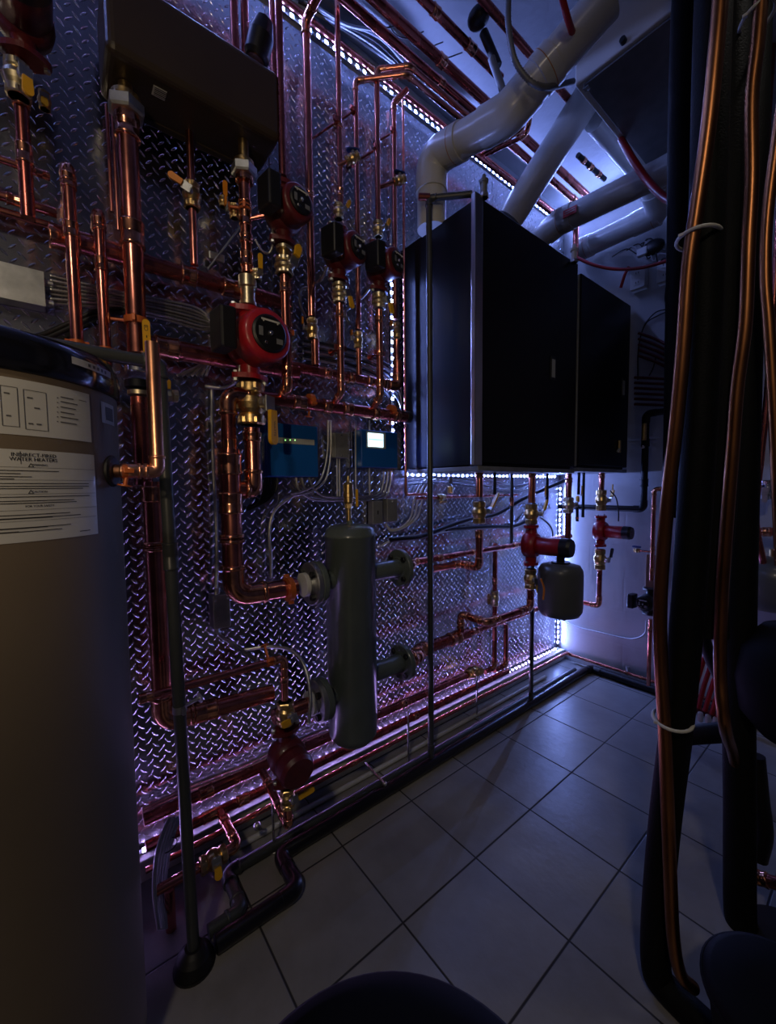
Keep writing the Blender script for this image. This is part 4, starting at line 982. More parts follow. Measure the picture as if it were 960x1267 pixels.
cable('armoured conduit feeding the rightmost dark pump', [W(461, 340, .17), W(460, 352, .16), W(450, 366, .10), W(438, 376, .06), W(427, 385, .03), W(432, 400, .03)], .0045, 'armor', 'flexible_conduit', 'conduit', ribs=True)
cable('grey loop of armoured cable under the blue handled drain valve', [W(336, 276, .2), W(338, 298, .2), W(333, 313, .19), W(323, 309, .17), W(316, 297, .16)], .0035, 'armor', 'flexible_conduit', 'conduit', ribs=True)
for k in range(7):
    dv = k*5.2; x = .022+.010*(k % 2)
    cable('armoured cable in the bundle between junction box and red pump', [W(62, 341+dv*1.1, x), W(100, 350+dv*.9, x), W(150, 362+dv*.7, x), W(205, 372+dv*.75, x), W(245, 382+dv*.8, x), W(262+k*1.5, 400+dv*.4, x), W(268-k*1.2, 425+dv*.6, x), W(255-k*6, 465, x)], .0042, 'armor', 'armoured_cable', 'cable', n=6, group='armoured cables behind the thick riser', seg=7, ribs=True)
for k in range(2):
    cable(f'black cable sweeping up from the tank top, {("upper", "lower")[k]} of two', [W(10, 420+8*k, .06), W(50, 415+6*k, .04), W(90, 398+6*k, .03), W(120, 385+6*k, .03), W(165, 380+6*k, .03)], .0065, 'cable_black')
for k in range(6):
    cable('dark cable among those running behind the risers to the boiler', [W(375, 421+k*4.5, .02), W(410, 427+k*4.5, .02), W(445, 436+k*4.8, .02), W(475, 448+k*5.5, .02), W(494, 468+k*6, .02), W(497, 520, .02+.004*k)], .0042, 'armor' if k % 2 else 'cable_black', 'wall_cable', 'cable', n=5, group='cables behind the risers', seg=7)
# cable loops below the controllers
lp = [((373, 590), (378, 605), (392, 615), (425, 617), (470, 614), (478, 600), (480, 583)), ((366, 590), (370, 606), (388, 618), (425, 619), (472, 617), (482, 602), (484, 583)), ((382, 590), (388, 604), (402, 614), (430, 615), (466, 612), (474, 598), (475, 583)),
      ((409, 520), (409, 560), (404, 590), (395, 602), (380, 610), (362, 613)), ((406, 520), (405, 560), (399, 588), (390, 600), (374, 608), (360, 611))]
for k, L in enumerate(lp): cable('grey cable in the loops hanging below the blue control boxes', [W(*p, .025+.006*k) for p in L], .0040, 'armor', 'wall_cable', 'cable', n=6, group='cable loops below the control boxes', seg=7, ribs=True)
for k in range(6): cable('black cable hanging in a loop left of the blue strip lit box', [W(343-k*3, 588, .03), W(342-k*3, 604, .03), W(332-k*2.5, 618+k, .03), W(318-k*2, 626+k, .025), W(306, 628, .02)], .0038, 'cable_black', 'wall_cable', 'cable', n=5, group='black cable loops left of the control box', seg=7)
for k in range(3): cable('pale cable sweeping down from the boiler to the small grey boxes', [W(530+k*5, 592, .03), W(520+k*5, 600, .04), W(512+k*5, 620, .04), W(508+k*4, 640, .03), W(497+k*2, 652, .03), W(484, 655+k, .03), W(477, 648, .03)], .0042, 'cable_pale', 'wall_cable', 'cable', n=6, group='pale cables beside the small grey boxes', seg=7)
for u in (417, 420, 440, 457): cable('straight thin cable drop between the control boxes', [W(u, 567 if u < 430 else 520, .02), W(u, 590, .02), W(u+.5, 618, .02)], .0032, 'cable_pale', 'wall_cable', 'cable', n=3, group='straight cable drops near the air vent', seg=7)
for k in range(4): cable('thin wire strung below the boilers', [W(505, 594+k*2, .05), W(545, 588+k*3, .06), W(590, 590+k*4, .05), W(640, 600+k*3, .05), W(668, 590, .08)], .0022, 'cable_black' if k % 2 else 'cable_pale', 'thin_wire', 'cable', n=5, group='thin wires below the boilers', seg=6)
cable('thick black hose climbing to the right behind the tall grey pipe', [W(483, 668, .05), W(520, 664, .06), W(548, 654, .06), W(580, 643, .06), W(615, 636, .06), W(650, 616, .08), W(700, 594, .12)], .0105, 'rubber_black', 'hose', 'hose', seg=10)
cable('thick black hose running level toward the far corner', [W(552, 655, .03), W(600, 652, .03), W(640, 650, .03), W(668, 632, .04)], .0105, 'rubber_black', 'hose', 'hose', seg=10)
cable('pale cable running level above the upper flange run', [W(470, 676, .03), W(490, 667, .03), W(520, 664, .02), W(560, 656, .02), W(600, 651, .02)], .0045, 'cable_pale', 'wall_cable', 'cable')
for k in range(4): cable('silvery cable in the low bundle above the copper mains', [W(176, 1010-k*3, .03), W(240, 985-k*5, .03), W(300, 962-k*5, .03), W(345, 940-k*5, .03), W(400, 917-k*5, .03), W(470, 885-k*4, .03)], .0042, 'armor', 'armoured_cable', 'cable', n=5, group='silvery cables above the copper mains', seg=7)
for k in range(5): cable('clear plastic tube in the bundle at the foot of the tank', [W(222-k*3, 1012, .13+.01*k), W(214-k*3.5, 1035, .16+.01*k), W(207-k*3.5, 1065, .19+.01*k), W(203-k*3, 1105, .22+.01*k), W(205-k*2, 1150, .27+.01*k)], .0052, 'cable_pale', 'plastic_tube', 'tube', n=6, group='pale tubes at the foot of the tank', seg=8)
bt = W(208, 1046, .185); o = MB().tube([bt+Vector((math.cos(a)*.022, math.sin(a)*.022, math.sin(a)*.004)) for a in [2*PI*k/16 for k in range(17)]], .0016, 6).build('cable_tie', 'cable_black', origin=bt); tag(o, 'dark tie around the pale tubes at the tank foot', 'cable tie')
cable('thin pale cable strung low on the white wall to the black pump', [PY(800, 768, 2.46), PY(798, 783, 2.50), PY(786, 790, 2.53), PY(770, 789, 2.545), PY(740, 782, 2.548), PY(715, 776, 2.548), PY(696, 768, 2.548)], .0042, 'cable_pale')
cable('black lead dropping to the smaller red pump', [PY(755, 607, 2.36), PY(762, 616, 2.36), PY(765, 632, 2.36), PY(765, 645, 2.36)], .0035, 'cable_black')
cable('black lead dropping to the larger red pump', [PX(668, 640, .36), PX(678, 648, .38), PX(683, 656, .40), PX(684, 664, .41)], .0035, 'cable_black')

# ================================================================== LOW LEFT PUMP GROUP
XG = .29
g0 = PX(352, 850, XG); gz = lambda v: goz(g0, v)
ta = gz(814); tb = goy(ta, 172)
pipe('wall_pipe', 'thin copper line crossing the thick riser to the low pump', [tb, ta, gz(866)], .0105, 'copper', bend=.02, sleeves=((0, .04, .015), (0, .94, .012), (1, .5, .01)))
clamp('orange ring clamp near the elbow of the thin copper line', goy(ta, 333), (0, 1, 0), .011, (-.6, 0, .8), L=.05)
valve('brass valve with short yellow lever above the low maroon pump', gz(882), (0, 0, 1), .0145, (1, .2, 0), (-.1, -1, -.25), L=.07, long=.042, m='brass')
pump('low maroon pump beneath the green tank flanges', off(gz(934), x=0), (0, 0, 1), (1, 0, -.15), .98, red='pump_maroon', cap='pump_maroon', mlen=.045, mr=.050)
valve('brass tap with a flat yellow handle under the low maroon pump', gz(987), (0, 0, 1), .012, (1, .2, .3), (0, 1, .1), L=.06, long=.062, m='brass')
lo = gz(1022)
pipe('branch_pipe', 'copper elbow under the low maroon pump going back to the topmost low main', [gz(1000), lo, Vector((XA+.02, lo.y, A.z-.0))], .0125, 'copper', bend=.02, sleeves=((1, .35, .012), (1, .75, .012)))
MB().hexa(off(lo, x=.012, z=.0), off(lo, x=.022, z=0), .012)
b0 = PX(272, 1003, XA+.01); bo = PX(305, 1050, .25)
bo = Vector((.25, b0.y, b0.z)); 
be = goy(bo, 190)
pipe('branch_pipe', 'copper branch coming out from the middle low main and turning left', [b0, bo, be], .0125, 'copper', bend=.022, sleeves=((0, .3, .012), (0, .75, .012), (1, .2, .014)))
valve('brass valve with yellow handle low beside the grey drain pipe', goy(bo, 264), (0, 1, 0), .014, (.9, 0, .5), (.2, 0, -1), L=.07, long=.045, m='brass')
q = PX(210, 1110, .24); pipe('pipe_stub', 'short copper stub going down to the floor near the tank foot', [goz(q, 1100), Vector((q.x, q.y, .0))], .0125, 'copper')
# threaded rods and brackets
for (u0, v0, u1, v1, x0, x1, lab) in ((338, 985, 338, 1060, .19, .19, 'under the branch of the low pump'), (505, 880, 505, 934, .175, .175, 'left of the tall grey post'), (590, 838, 590, 868, .12, .12, 'near the right low brass valve')):
    p = PX(u0, (v0+v1)/2, x0); a, b = goz(p, v0), Vector((p.x, p.y, .0))
    o = MB().tube([a, b], .0038, 8).build('support_rod', 'zinc', origin=b); tag(o, f'upright zinc support rod {lab}', 'support')
    MB().cyl(b, off(b, z=.006), .016, 14).build('foot', 'zinc', o)
a = PZ(452, 944, .05); b = PZ(476, 970, .05)
o = MB().tube([a, b], .004, 8).build('support_rod', 'zinc', origin=a); tag(o, 'slanting zinc rod lying across the floor pipes', 'support')
MB().ball(b, .009, 10, 6).build('end_nut', 'zinc_nut', o)
o = MB().ball(PX(318, 1022, .17), .012, 14, 8).build('round_stop', 'zinc_nut', origin=PX(318, 1022, .17)); tag(o, 'small round metal knob on the floor valve beside the low pump', 'knob')
MB().cyl(PX(318, 1022, .16), PX(318, 1022, .10), .006).build('stem', 'brass', o)
# ================================================================== CEILING LEVEL
def krun(lab, u0, v0, z, ya, yb, r, m='copper_dark', sl=(), extra=()):
    p = PZ(u0, v0, z); pts = [Vector((p.x, ya, z)), Vector((p.x, yb, z))]+[Vector(e) for e in extra]
    return pipe('ceiling_pipe', lab, pts, r, m, sleeves=sl, bend=.03), p
krun('ceiling pipe nearest the metal wall', 463, 88, 2.80, -.4, 2.45, .012, sl=((0, .5, .014),))
_, k1 = krun('ceiling pipe crossing beside the white flue, wide dark copper', 560, 88, 2.77, -.4, 2.52, .018, sl=((0, .55, .016), (0, .8, .016)))
_, k2 = krun('ceiling pipe left of the wide dark one', 540, 98, 2.76, -.4, 2.36, .016, sl=((0, .6, .014),), extra=((PZ(540, 98, 2.76).x, 2.36, 2.45),))
krun('ceiling pipe lying outermost near the top of the photo', 560, 36, 2.76, -.4, 1.43, .015, sl=((0, .9, .02), (0, .8, .014)))
krun('ceiling pipe passing above the white flue joint', 615, 20, 2.78, .2, 2.5, .014)
krun('ceiling pipe low between the riser bends', 600, 200, 2.66, 1.50, 2.3, .0105)
jo = PZ(600, 180, 2.72)
pipe('ceiling_pipe', 'copper cross link with elbows near the white flue elbow', [PZ(596, 190, 2.68), PZ(646, 160, 2.68), off(PZ(646, 160, 2.68), z=.16)], .0105, 'copper', bend=.02, sleeves=((0, .3, .012), (0, .6, .012)))
pipe('ceiling_pipe', 'copper return bend hanging behind the white flue elbow', [PZ(655, 120, 2.80), PZ(655, 152, 2.70), PZ(650, 168, 2.68), PZ(600, 192, 2.68)], .009, 'copper_dark', bend=.02)
for k in range(5): cable('pale cable strung along the ceiling edge above the led strip', [PZ(355+k*7, 2, 2.83), PZ(400+k*7, 22+k*2, 2.82), PZ(445+k*8, 52-k*2, 2.83), PZ(490+k*8, 82+k*3, 2.83), PZ(560+k*6, 140, 2.84)], .0045, 'cable_pale' if k != 2 else 'cable_black', 'ceiling_cable', 'cable', n=5, group='cables along the ceiling edge', seg=7)
for k in range(4): cable('thin dark wire drooping below the ceiling pipes', [PZ(460+k*22, 18+k*14, 2.84), PZ(468+k*22, 30+k*13, 2.80), PZ(482+k*22, 34+k*13, 2.79), PZ(500+k*24, 26+k*13, 2.84)], .0022, 'cable_black', 'thin_wire', 'cable', n=5, group='thin wires under the ceiling', seg=6)
# dark valves and drain near the top
o = MB().cyl(PZ(598, 40, 2.78), PZ(616, 82, 2.66), .016).build('pipe_boot', 'black_plastic', origin=PZ(598, 40, 2.78)); tag(o, 'black fitting joining the pale tube under the ceiling', 'fitting')
MB().ball(PZ(592, 22, 2.8), .035, 16, 10, (1.2, 1, .8)).build('body', 'black_plastic', o)
pipe('pale_tube', 'pale grey plastic tube slanting below the black ceiling fitting', [PZ(608, 72, 2.68), PZ(622, 112, 2.58)], .013, 'box_grey')
o = pipe('ceiling_pipe', 'dark valve train between the ceiling pipes above the pale flue', [PZ(715, 192, 2.74), PZ(748, 222, 2.74)], .012, 'black_plastic', sleeves=((0, .2, .01), (0, .45, .014), (0, .75, .012)))

# ---- white flues
def flue(label, pts, r, rings, mark=None, group='white plastic flue pipes'):
    o = pipe('flue_pipe', label, pts, r, 'white_pvc', 'white_pvc', cat='flue', bend=r*1.3, fat=1.09, seg=32, ring=False)
    for i, f in rings:
        a, b = Vector(pts[i]), Vector(pts[i+1]); c = a.lerp(b, f)
        MB().lathe([(r*1.0, -.03), (r*1.09, -.028), (r*1.09, .028), (r*1.0, .03)], frame(c, b-a), 32).build('socket', 'white_pvc', o)
        MB().lathe([(r*1.1, -.0012), (r*1.1, .0012)], frame(c, b-a), 32).build('seam', 'orange_rust', o)
    return o
f0 = Vector((.16, 1.30, 2.16)); f0 = PZ(534, 262, 2.24); f0.z = 2.17
ft = goz(f0, 196)
f2 = PY(628, 142, ft.y+.03); f3 = PY(752, -2, f2.y+.10)
o = flue('white flue rising left of the large boiler and bending to the upper right', [f0, ft, f2, f3], .057, ((1, .35), (2, .42)))
for pq in ((555, 212), (664, 97)):
    q = PY(*pq, ft.y); 
g0_ = PY(630, 272, 1.68); g2_ = PY(728, 118, 1.80)
flue('white flue slanting up from the middle of the large boiler', [g0_, g2_], .062, ())
h0 = PY(662, 300, 2.02); h1 = PY(692, 275, 2.02); h2 = PY(815, 215, 2.02)
o = flue('white flue with a red printed label leaving the far boiler top', [h0, h1, h2, off(h2, x=.25)], .055, ((1, .02),))
lp_ = PY(705, 262, h0.y-.052)
Mr = Matrix.Translation(PY(704.5, 262, h0.y-.050))
dr = (h2-h1).normalized(); lb_ = MB(); Ml = Matrix((dr, Vector((0, -1, 0)).cross(dr)*-1, Vector((0, -1, 0)))).transposed().to_4x4(); Ml.translation = PY(705, 262, h0.y-.0600)
lb_.box((0, 0, 0), (.066, .034, .004), 0, Ml); lb_ = lb_.build('printed_label', 'label_red', o)
MB().box((0, .003, .001), (.050, .003, .0046), 0, Ml).box((0, -.007, .001), (.050, .003, .0046), 0, Ml).build('label_lines', 'paper', lb_)
k0 = PY(712, 312, 2.46); k1_ = PY(742, 297, 2.46); k2_ = PY(818, 262, 2.46)
flue('white flue lowest of the four, against the back wall', [k0, k2_, off(k2_, y=-.20, z=.12)], .055, ((0, .15), (0, .92)))
m0 = PZ(735, 150, 2.72); 
flue('thinner white pipe running between the slanting flue and the labelled flue', [m0, Vector((m0.x, 2.30, m0.z))], .040, ())

# ---- white ceiling unit
z0 = 2.60
a = PZ(711, 107, z0); far = 2.45
u = thing('ceiling_unit', 'pale sheet metal air unit hung under the ceiling, with its underside shade as a grey sheet', 'air unit', (a.x, a.y, z0))
wx = 1.0
MB().box((a.x+wx/2, (a.y+far)/2, z0+.085), (wx, far-a.y, .17), .006, None, 3).build('case', 'white_paint', u)
MB().box((a.x+wx/2+.01, (a.y+far)/2, z0-.004), (wx-.03, far-a.y-.03, .008), .002).build('underside_shade', 'box_grey', u)  # grey sheet puts the unlit look of the underside into colour
kb = PY(772, 52, a.y); MB().cyl(off(kb, y=.004), off(kb, y=-.016), .010, 16).build('knob', 'black_plastic', u)
MB().box((a.x+.03, a.y+.03, z0-.010), (.02, .02, .006), .002).build('corner_clip', 'zinc', u)
cable('ribbed grey hose drooping from the ceiling to the pale air unit', [PY(629, -12, 1.10), PY(629, 30, 1.10), PY(636, 72, 1.12), PY(652, 97, 1.16), PY(668, 107, 1.20), PY(685, 107, 1.28), PY(709, 101, a.y-.01)], .0085, 'box_grey', 'ribbed_hose', 'hose', ribs=True, seg=10)
# red straps
def strap(label, pts, w, m='pex_red'):
    mb = MB(); pts = [Vector(p) for p in pts]
    mb.tube(smooth_curve(pts, 6), w, 8); o = mb.build('red_strap', m, origin=pts[0]); return tag(o, label, 'strap')
strap('red strap hanging by the pale air unit and the upper flue', [PY(694, -8, 1.15), PY(702, 22, 1.2), PY(713, 54, 1.3)], .0095)
strap('red tube sagging below the air unit to the right', [PY(768, 172, 1.9), PY(783, 198, 1.9), PY(800, 222, 1.9), PY(820, 243, 1.85), PY(838, 252, 1.8)], .014)
strap('red tube looping level above the far boiler', [PY(712, 318, 2.35), PY(735, 328, 2.38), PY(762, 333, 2.42), PY(795, 331, 2.44), PY(835, 320, 2.44)], .0085)
strap('red tube dropping behind the far boiler from the loop', [PY(778, 330, 2.50), PY(773, 340, 2.50), PY(768, 356, 2.52)], .0085)
for k in range(5): cable('thin dark wire in the tangle over the outlet boxes', [PY(757+k*9, 318-k*4, 2.50), PY(775+k*8, 308-k*3, 2.49), PY(790+k*6, 314+k*3, 2.50), PY(800+k*5, 296+k*6, 2.5), PY(818+k*3, 300+k*5, 2.5)], .003, 'cable_black' if k % 2 == 0 else 'cable_pale', 'thin_wire', 'cable', n=6, group='wire tangle above the outlets', seg=6)
o = MB().ball(PY(808, 306, 2.50), .05, 14, 8, (1.1, .5, .8)).build('transformer', 'black_plastic', origin=PY(808, 306, 2.5)); tag(o, 'black lump of transformer among the wires near the outlets', 'transformer')
MB().box((0, 0, 0), (.05, .03, .04), .004, Matrix.Translation(PY(795, 312, 2.49))).build('plug', 'white_plastic', o)
# outlets on the back wall
for (u_, v_, lab) in ((790, 345, 'white outlet box nearer the far boiler'), (824, 335, 'white outlet box with a dangling black cord, right of the other')):
    p = PY(u_, v_, 2.52); o = thing('outlet_box', lab, 'outlet', p)
    MB().box((0, 0, 0), (.075, .05, .115), .004, Matrix.Translation(off(p, y=.008)), 3).build('box', 'white_plastic', o)
    for dz in (-.025, .025):
        s = MB().box((0, 0, 0), (.032, .003, .028), .001, Matrix.Translation(off(p, y=-.018, z=dz))).build('socket', 'white_plastic', o)
        MB().box((0, 0, 0), (.003, .002, .010), 0, Matrix.Translation(off(p, y=-.0198, z=dz, x=-.006))).box((0, 0, 0), (.003, .002, .010), 0, Matrix.Translation(off(p, y=-.0198, z=dz, x=.006))).build('slots', 'print_black', s)
cable('black cord looping down the back wall under the right outlet', [PY(824, 355, 2.52), PY(823, 372, 2.54), PY(828, 381, 2.54), PY(812, 386, 2.54), PY(800, 398, 2.54), PY(795, 408, 2.54)], .0035, 'cable_black')
cable('black cord looping down the back wall left of the red tubes', [PY(836, 382, 2.54), PY(815, 390, 2.54), PY(798, 402, 2.54), PY(790, 430, 2.54), PY(789, 470, 2.54)], .0035, 'cable_black')
cable('black cord crossing between the two groups of red tubes', [PY(812, 440, 2.53), PY(808, 455, 2.53), PY(803, 465, 2.53)], .0035, 'cable_black')
for k in range(6): cable('dark red tube in the level group on the back wall', [PY(785, 467+k*6.6, 2.51-.0*k), PY(810, 468+k*6.6, 2.50), PY(840, 470+k*6.4, 2.50), PY(880, 474+k*6, 2.50)], .0075, 'pex_dark', 'red_tube', 'tube', n=3, group='level dark red tubes on the back wall')
for k in range(5): cable('dark red tube in the slanting group on the back wall', [PY(790, 412+k*7, 2.52), PY(812, 420+k*7, 2.51), PY(840, 434+k*7, 2.50), PY(880, 450+k*7, 2.50)], .0075, 'pex_dark', 'red_tube', 'tube', n=3, group='slanting dark red tubes on the back wall')
# black vertical line right of the far boiler
c = PY(798, 560, 2.48)
bp = pipe('black_pipe', 'black pipe on the white wall rising right of the far boiler', [_solve(goz(c, 512), Vector((1, 0, 0)), 'u', 870), goz(c, 512), goz(c, 630), _solve(goz(c, 630), Vector((1, 0, 0)), 'u', 692)], .017, 'rubber_black', 'rubber_black', bend=.03, ring=False, sleeves=((1, .3, .02), (1, .72, .02)))
MB().cyl(goz(off(c, y=-.022), 524), goz(off(c, y=-.022), 545), .012).build('brass_length', 'brass', bp); MB().ball(goz(off(c, y=-.03), 553), .009, 10, 6).build('knob', 'chrome', bp)
o = MB().cyl(PY(766, 545, 2.40), PY(766, 560, 2.40), .009).build('brass_tap', 'brass', origin=PY(766, 552, 2.4)); tag(o, 'small brass tap at the lower corner of the far boiler', 'valve')
MB().box((0, 0, 0), (.012, .008, .022), .002, Matrix.Translation(PY(765, 557, 2.385)) @ Matrix.Rotation(.5, 4, 'Y')).build('handle', 'strip_grey', o)
pipe('drop_line', 'black capped stub under the corner of the far boiler', [PY(714, 625, 2.45), PY(714, 645, 2.45)], .009, 'rubber_black', sleeves=((0, .8, .006),))
# black pump column on back wall
c = PY(806, 720, 2.46); vz = lambda v: goz(c, v)
pipe('riser_pipe', 'copper riser on the white wall above the black pump', [vz(718), vz(605), _solve(vz(605), Vector((1, 0, 0)), 'u', 850)], .0105, 'copper', bend=.022, sleeves=((0, .1, .016), (0, .35, .012), (0, .8, .012)))
pipe('riser_pipe', 'copper drop on the white wall below the black pump', [vz(766), vz(848)], .0105, 'copper', sleeves=((0, .15, .014),))
pump('black pump on the white back wall', off(vz(744), y=-.01), (0, 0, 1), (-.1, -1, 0), .85, red='black_plastic', cap='black_gloss', box_side=(-1, 0, 0), mlen=.06, mr=.05, dial=True)
q = vz(683); tp = pipe('pipe_stub', 'thin copper stub with a small blue handled tap on the white wall', [q, _solve(q, Vector((1, 0, 0)), 'u', 790)], .005, 'copper')
valve('small blue handled tap at the end of the thin copper stub', _solve(q, Vector((1, 0, 0)), 'u', 788), (1, 0, 0), .007, (0, -.3, 1), (0, -1, 0), L=.03, hm='handle_blue', grip='wheel', m='brass')
o = MB().box((0, 0, 0), (.085, .014, .19), .002, Matrix.Translation(PY(810, 708, 2.545))).build('mounting_board', 'wood', origin=PY(810, 708, 2.545)); tag(o, 'brown wooden board behind the copper riser on the white wall', 'board')
# along the foot of the back wall
zc = PY(700, 812, 2.535)
pipe('wall_pipe', 'copper pipe along the foot of the white back wall', [Vector((.09, 2.50, C_.z)), Vector((.09, 2.53, .050)), Vector((.86, 2.53, .050))], .0095, 'copper', bend=.01, sleeves=((1, .45, .01), (1, .55, .01)))
pipe('floor_pipe', 'black wrapped pipe on the floor along the white back wall', [Vector((.238, 2.44, .0225)), Vector((.26, 2.49, .0225)), Vector((1.0, 2.49, .0225))], .0215, 'rubber_black', 'rubber_black', ring=False)
o = MB().cyl((.44, 2.53, .06), (.44, 2.53, .085), .008).build('stub_valve', 'chrome', origin=(.44, 2.53, .06)); tag(o, 'tiny metal valve standing on the back wall copper pipe', 'valve')
MB().box((0, 0, 0), (.02, .01, .006), .001, Matrix.Translation((.44, 2.53, .088))).build('handle', 'zinc', o)

# ================================================================== RIGHT FOREGROUND COLUMNS
def flat(pix, y): return [PY(u, v, y) for u, v in pix]
def column(label, pix, y, r, name='insulated_pipe', cat='insulated pipe', m='foam_black', foot=None, seams=()):
    pts = [PY(u, v, y) for u, v in pix]
    if pix[0][1] < 0: pts = [Vector((pts[0].x+.03, pts[0].y, ZC-.005)), pts[0].lerp(Vector((pts[0].x+.03, pts[0].y, ZC)), .5)]+pts
    if foot: pts += [Vector(p) for p in foot]
    o = MB().tube(smooth_curve(pts, 8) if not foot else smooth_curve(pts, 8), r, 28).build(name, m, origin=pts[-1]); tag(o, label, cat)
    for v in seams:
        p = goz(pts[1], v)
    return o
c0 = PZ(812, 1228, .04)
column('front black foam wrapped pipe whose foot sweeps along the floor', [(884, -30), (874, 300), (861, 600), (842, 850), (822, 1020), (812, 1140), (812, 1200)], 1.0, .030, foot=[off(PY(824, 1222, 1.0), z=0), Vector((1.20, .98, .035)), Vector((1.30, .96, .035))])
column('second black foam wrapped pipe right behind the front one', [(906, -30), (900, 300), (890, 600), (882, 700), (880, 740), (880, 786)], 1.12, .032)
o = column('rear black foam wrapped pipe ending just above the floor', [(935, -30), (925, 300), (918, 600), (914, 850), (915, 1000), (915, 1120)], 1.33, .034, foot=[PY(918, 1146, 1.33)])
column('dark foam wrapped pipe beside the air unit, farthest left of the right hand group', [(848, -30), (842, 150), (840, 300), (838, 400), (836, 520), (833, 640)], 1.40, .030)
# copper in front of foam
def cop(label, pix, y, r, m='copper_dimmed', tail=[]):
    pts = [PY(u, v, y) for u, v in pix]
    up = Vector((pts[0].x+.02, pts[0].y, ZC-.005))
    pts = smooth_curve([up, up.lerp(pts[0], .5)]+pts+list(tail), 10)
    o = MB().tube(pts, r, 22).build('riser_pipe', m, origin=pts[-1]); return tag(o, label, 'pipe')
cop('bent copper pipe strapped to the front black foam wrapped pipe', [(893, -30), (886, 60), (876, 160), (862, 260), (852, 330), (845, 430), (837, 520), (826, 620), (818, 720), (817, 800), (822, 900), (826, 1000), (829, 1080), (833, 1160)], .955, .0125, tail=[PY(842, 1205, .965), PY(858, 1222, .99)])
cop('bent copper pipe running between the two black foam wrapped pipes', [(940, 22), (930, 120), (930, 220), (926, 300), (922, 400), (912, 480), (906, 560), (899, 650), (893, 740), (891, 830), (897, 900)], 1.08, .0115, tail=[PY(906, 930, 1.26), PY(912, 960, 1.34)])
cop('dim copper pipe at the right edge of the photo', [(990, -20), (966, 140), (950, 260), (947, 340), (951, 400), (956, 480), (960, 560), (966, 700)], 1.25, .011)
cop('dark copper pipe curving behind the right hand group', [(926, 520), (930, 600), (925, 680), (920, 760), (925, 840), (930, 1000)], 1.9, .012, 'copper_dark')
cop('second dark copper pipe behind the right hand group', [(950, 480), (942, 560), (935, 640), (945, 700)], 2.3, .012, 'copper_dark')
def tie(label, c, rx, ry, tilt=0, m='tie_white'):
    pts = []
    for k in range(25):
        a = 2*PI*k/24; pts.append(Vector(c)+Vector((rx*math.cos(a), ry*math.sin(a), tilt*math.cos(a))))
    o = MB().tube(pts, .0035, 8, caps=False).build('cable_tie', m, origin=c); tag(o, label, 'cable tie')
    MB().box((0, 0, 0), (.008, .008, .006), .001, Matrix.Translation(Vector(c)+Vector((-rx*.5, -ry*.9, -tilt*.5)))).build('tie_head', m, o)
tie('white cable tie round the front copper and foam at lamp height', PY(864, 295, .985), .034, .044, .002)
tie('white cable tie round the front copper and foam lower down', PY(832, 890, .985), .034, .046, -.004)
tie('pale cable tie at the top of the bent copper pipe in the upper right corner', PY(937, 22, 1.1), .026, .03, .008)
# manifold and odds on the right
for k in range(6): cable('red tube curving down to the low manifold', [PY(880+k*9, 780+k*6, 2.05), PY(872+k*9, 812+k*5, 2.0), PY(862+k*8.5, 845+k*5, 1.98), PY(856+k*8, 872+k*4, 1.96)], .0085, 'pex_red', 'red_tube', 'tube', n=5, group='red tubes of the low manifold')
caps = []
for k in range(5):
    p = PY(857+k*9.5, 884+k*3.2, 1.96); caps.append(p)
a = PY(850, 874, 1.98); b = PY(905, 893, 1.98)
o = MB().tube([a, b], .014, 14).build('manifold_bar', 'pex_dark', origin=a); tag(o, 'dark manifold bar joining the curved red tubes', 'manifold')
MB().cyl(a+(a-b).normalized()*.01, a, .018).build('end_cap', 'black_plastic', o)
for p in caps: MB().lathe([(.007, .02), (.010, .016), (.010, -.012), (.007, -.018), (1e-6, -.018)], frame(p, (0, 0, 1)), 14).build('white_cap', 'white_plastic', o)
a = PY(848, 910, 1.5); pipe('black_pipe', 'short black wrapped pipe crossing level between the foam columns', [a, PY(905, 905, 1.5)], .028, 'foam_black', 'foam_black')
cable('black hose looping low behind the front foam column', [PY(871, 700, 1.6), PY(866, 760, 1.6), PY(874, 800, 1.6), PY(886, 830, 1.6), PY(898, 850, 1.6)], .018, 'rubber_black', 'hose', 'hose', seg=12)
p = PY(955, 722, 2.38); o = MB().lathe([(1e-6, -.12), (.07, -.112), (.11, -.08), (.125, -.04), (.125, .04), (.11, .08), (.07, .112), (1e-6, .12)], Matrix.Translation(p), 32, soft=True).build('small_tank', 'tank_grey', origin=p); tag(o, 'small dim grey tank at the right edge of the photo', 'tank')
MB().cyl(off(p, z=.11), off(p, z=.15), .014).build('neck', 'brass', o); MB().box((p.x, 2.53, p.z), (.06, .052, .10), .004).build('wall_bracket', 'zinc', o)
for k, u_ in enumerate((931, 948)):
    p = PY(u_, 691, 2.42); o = MB().box((0, 0, 0), (.056, .05, .056), .004, Matrix.Translation(p)).build('white_actuator', 'white_plastic', origin=p); tag(o, f'small white valve actuator at the right edge, {("left", "right")[k]} of the pair', 'actuator')
    MB().cyl(off(p, z=-.035), off(p, z=-.02), .012).build('collar', 'zinc', o)
pipe('wall_pipe', 'dim copper header at the right edge above the white actuators', [PY(925, 658, 2.44), PY(1010, 658, 2.44)], .018, 'copper_dark', sleeves=((0, .3, .014), (0, .6, .014)))
pipe('wall_pipe', 'dim copper header at the right edge above the small grey tank', [PY(938, 604, 2.44), PY(1010, 604, 2.44)], .014, 'copper_dark', sleeves=((0, .4, .014),))
valve('chrome valve on the right edge header', PY(949, 606, 2.42), (0, 0, 1), .014, (0, -1, 0), (0, 0, -1), m='chrome', L=.085, long=.055, hm='zinc')
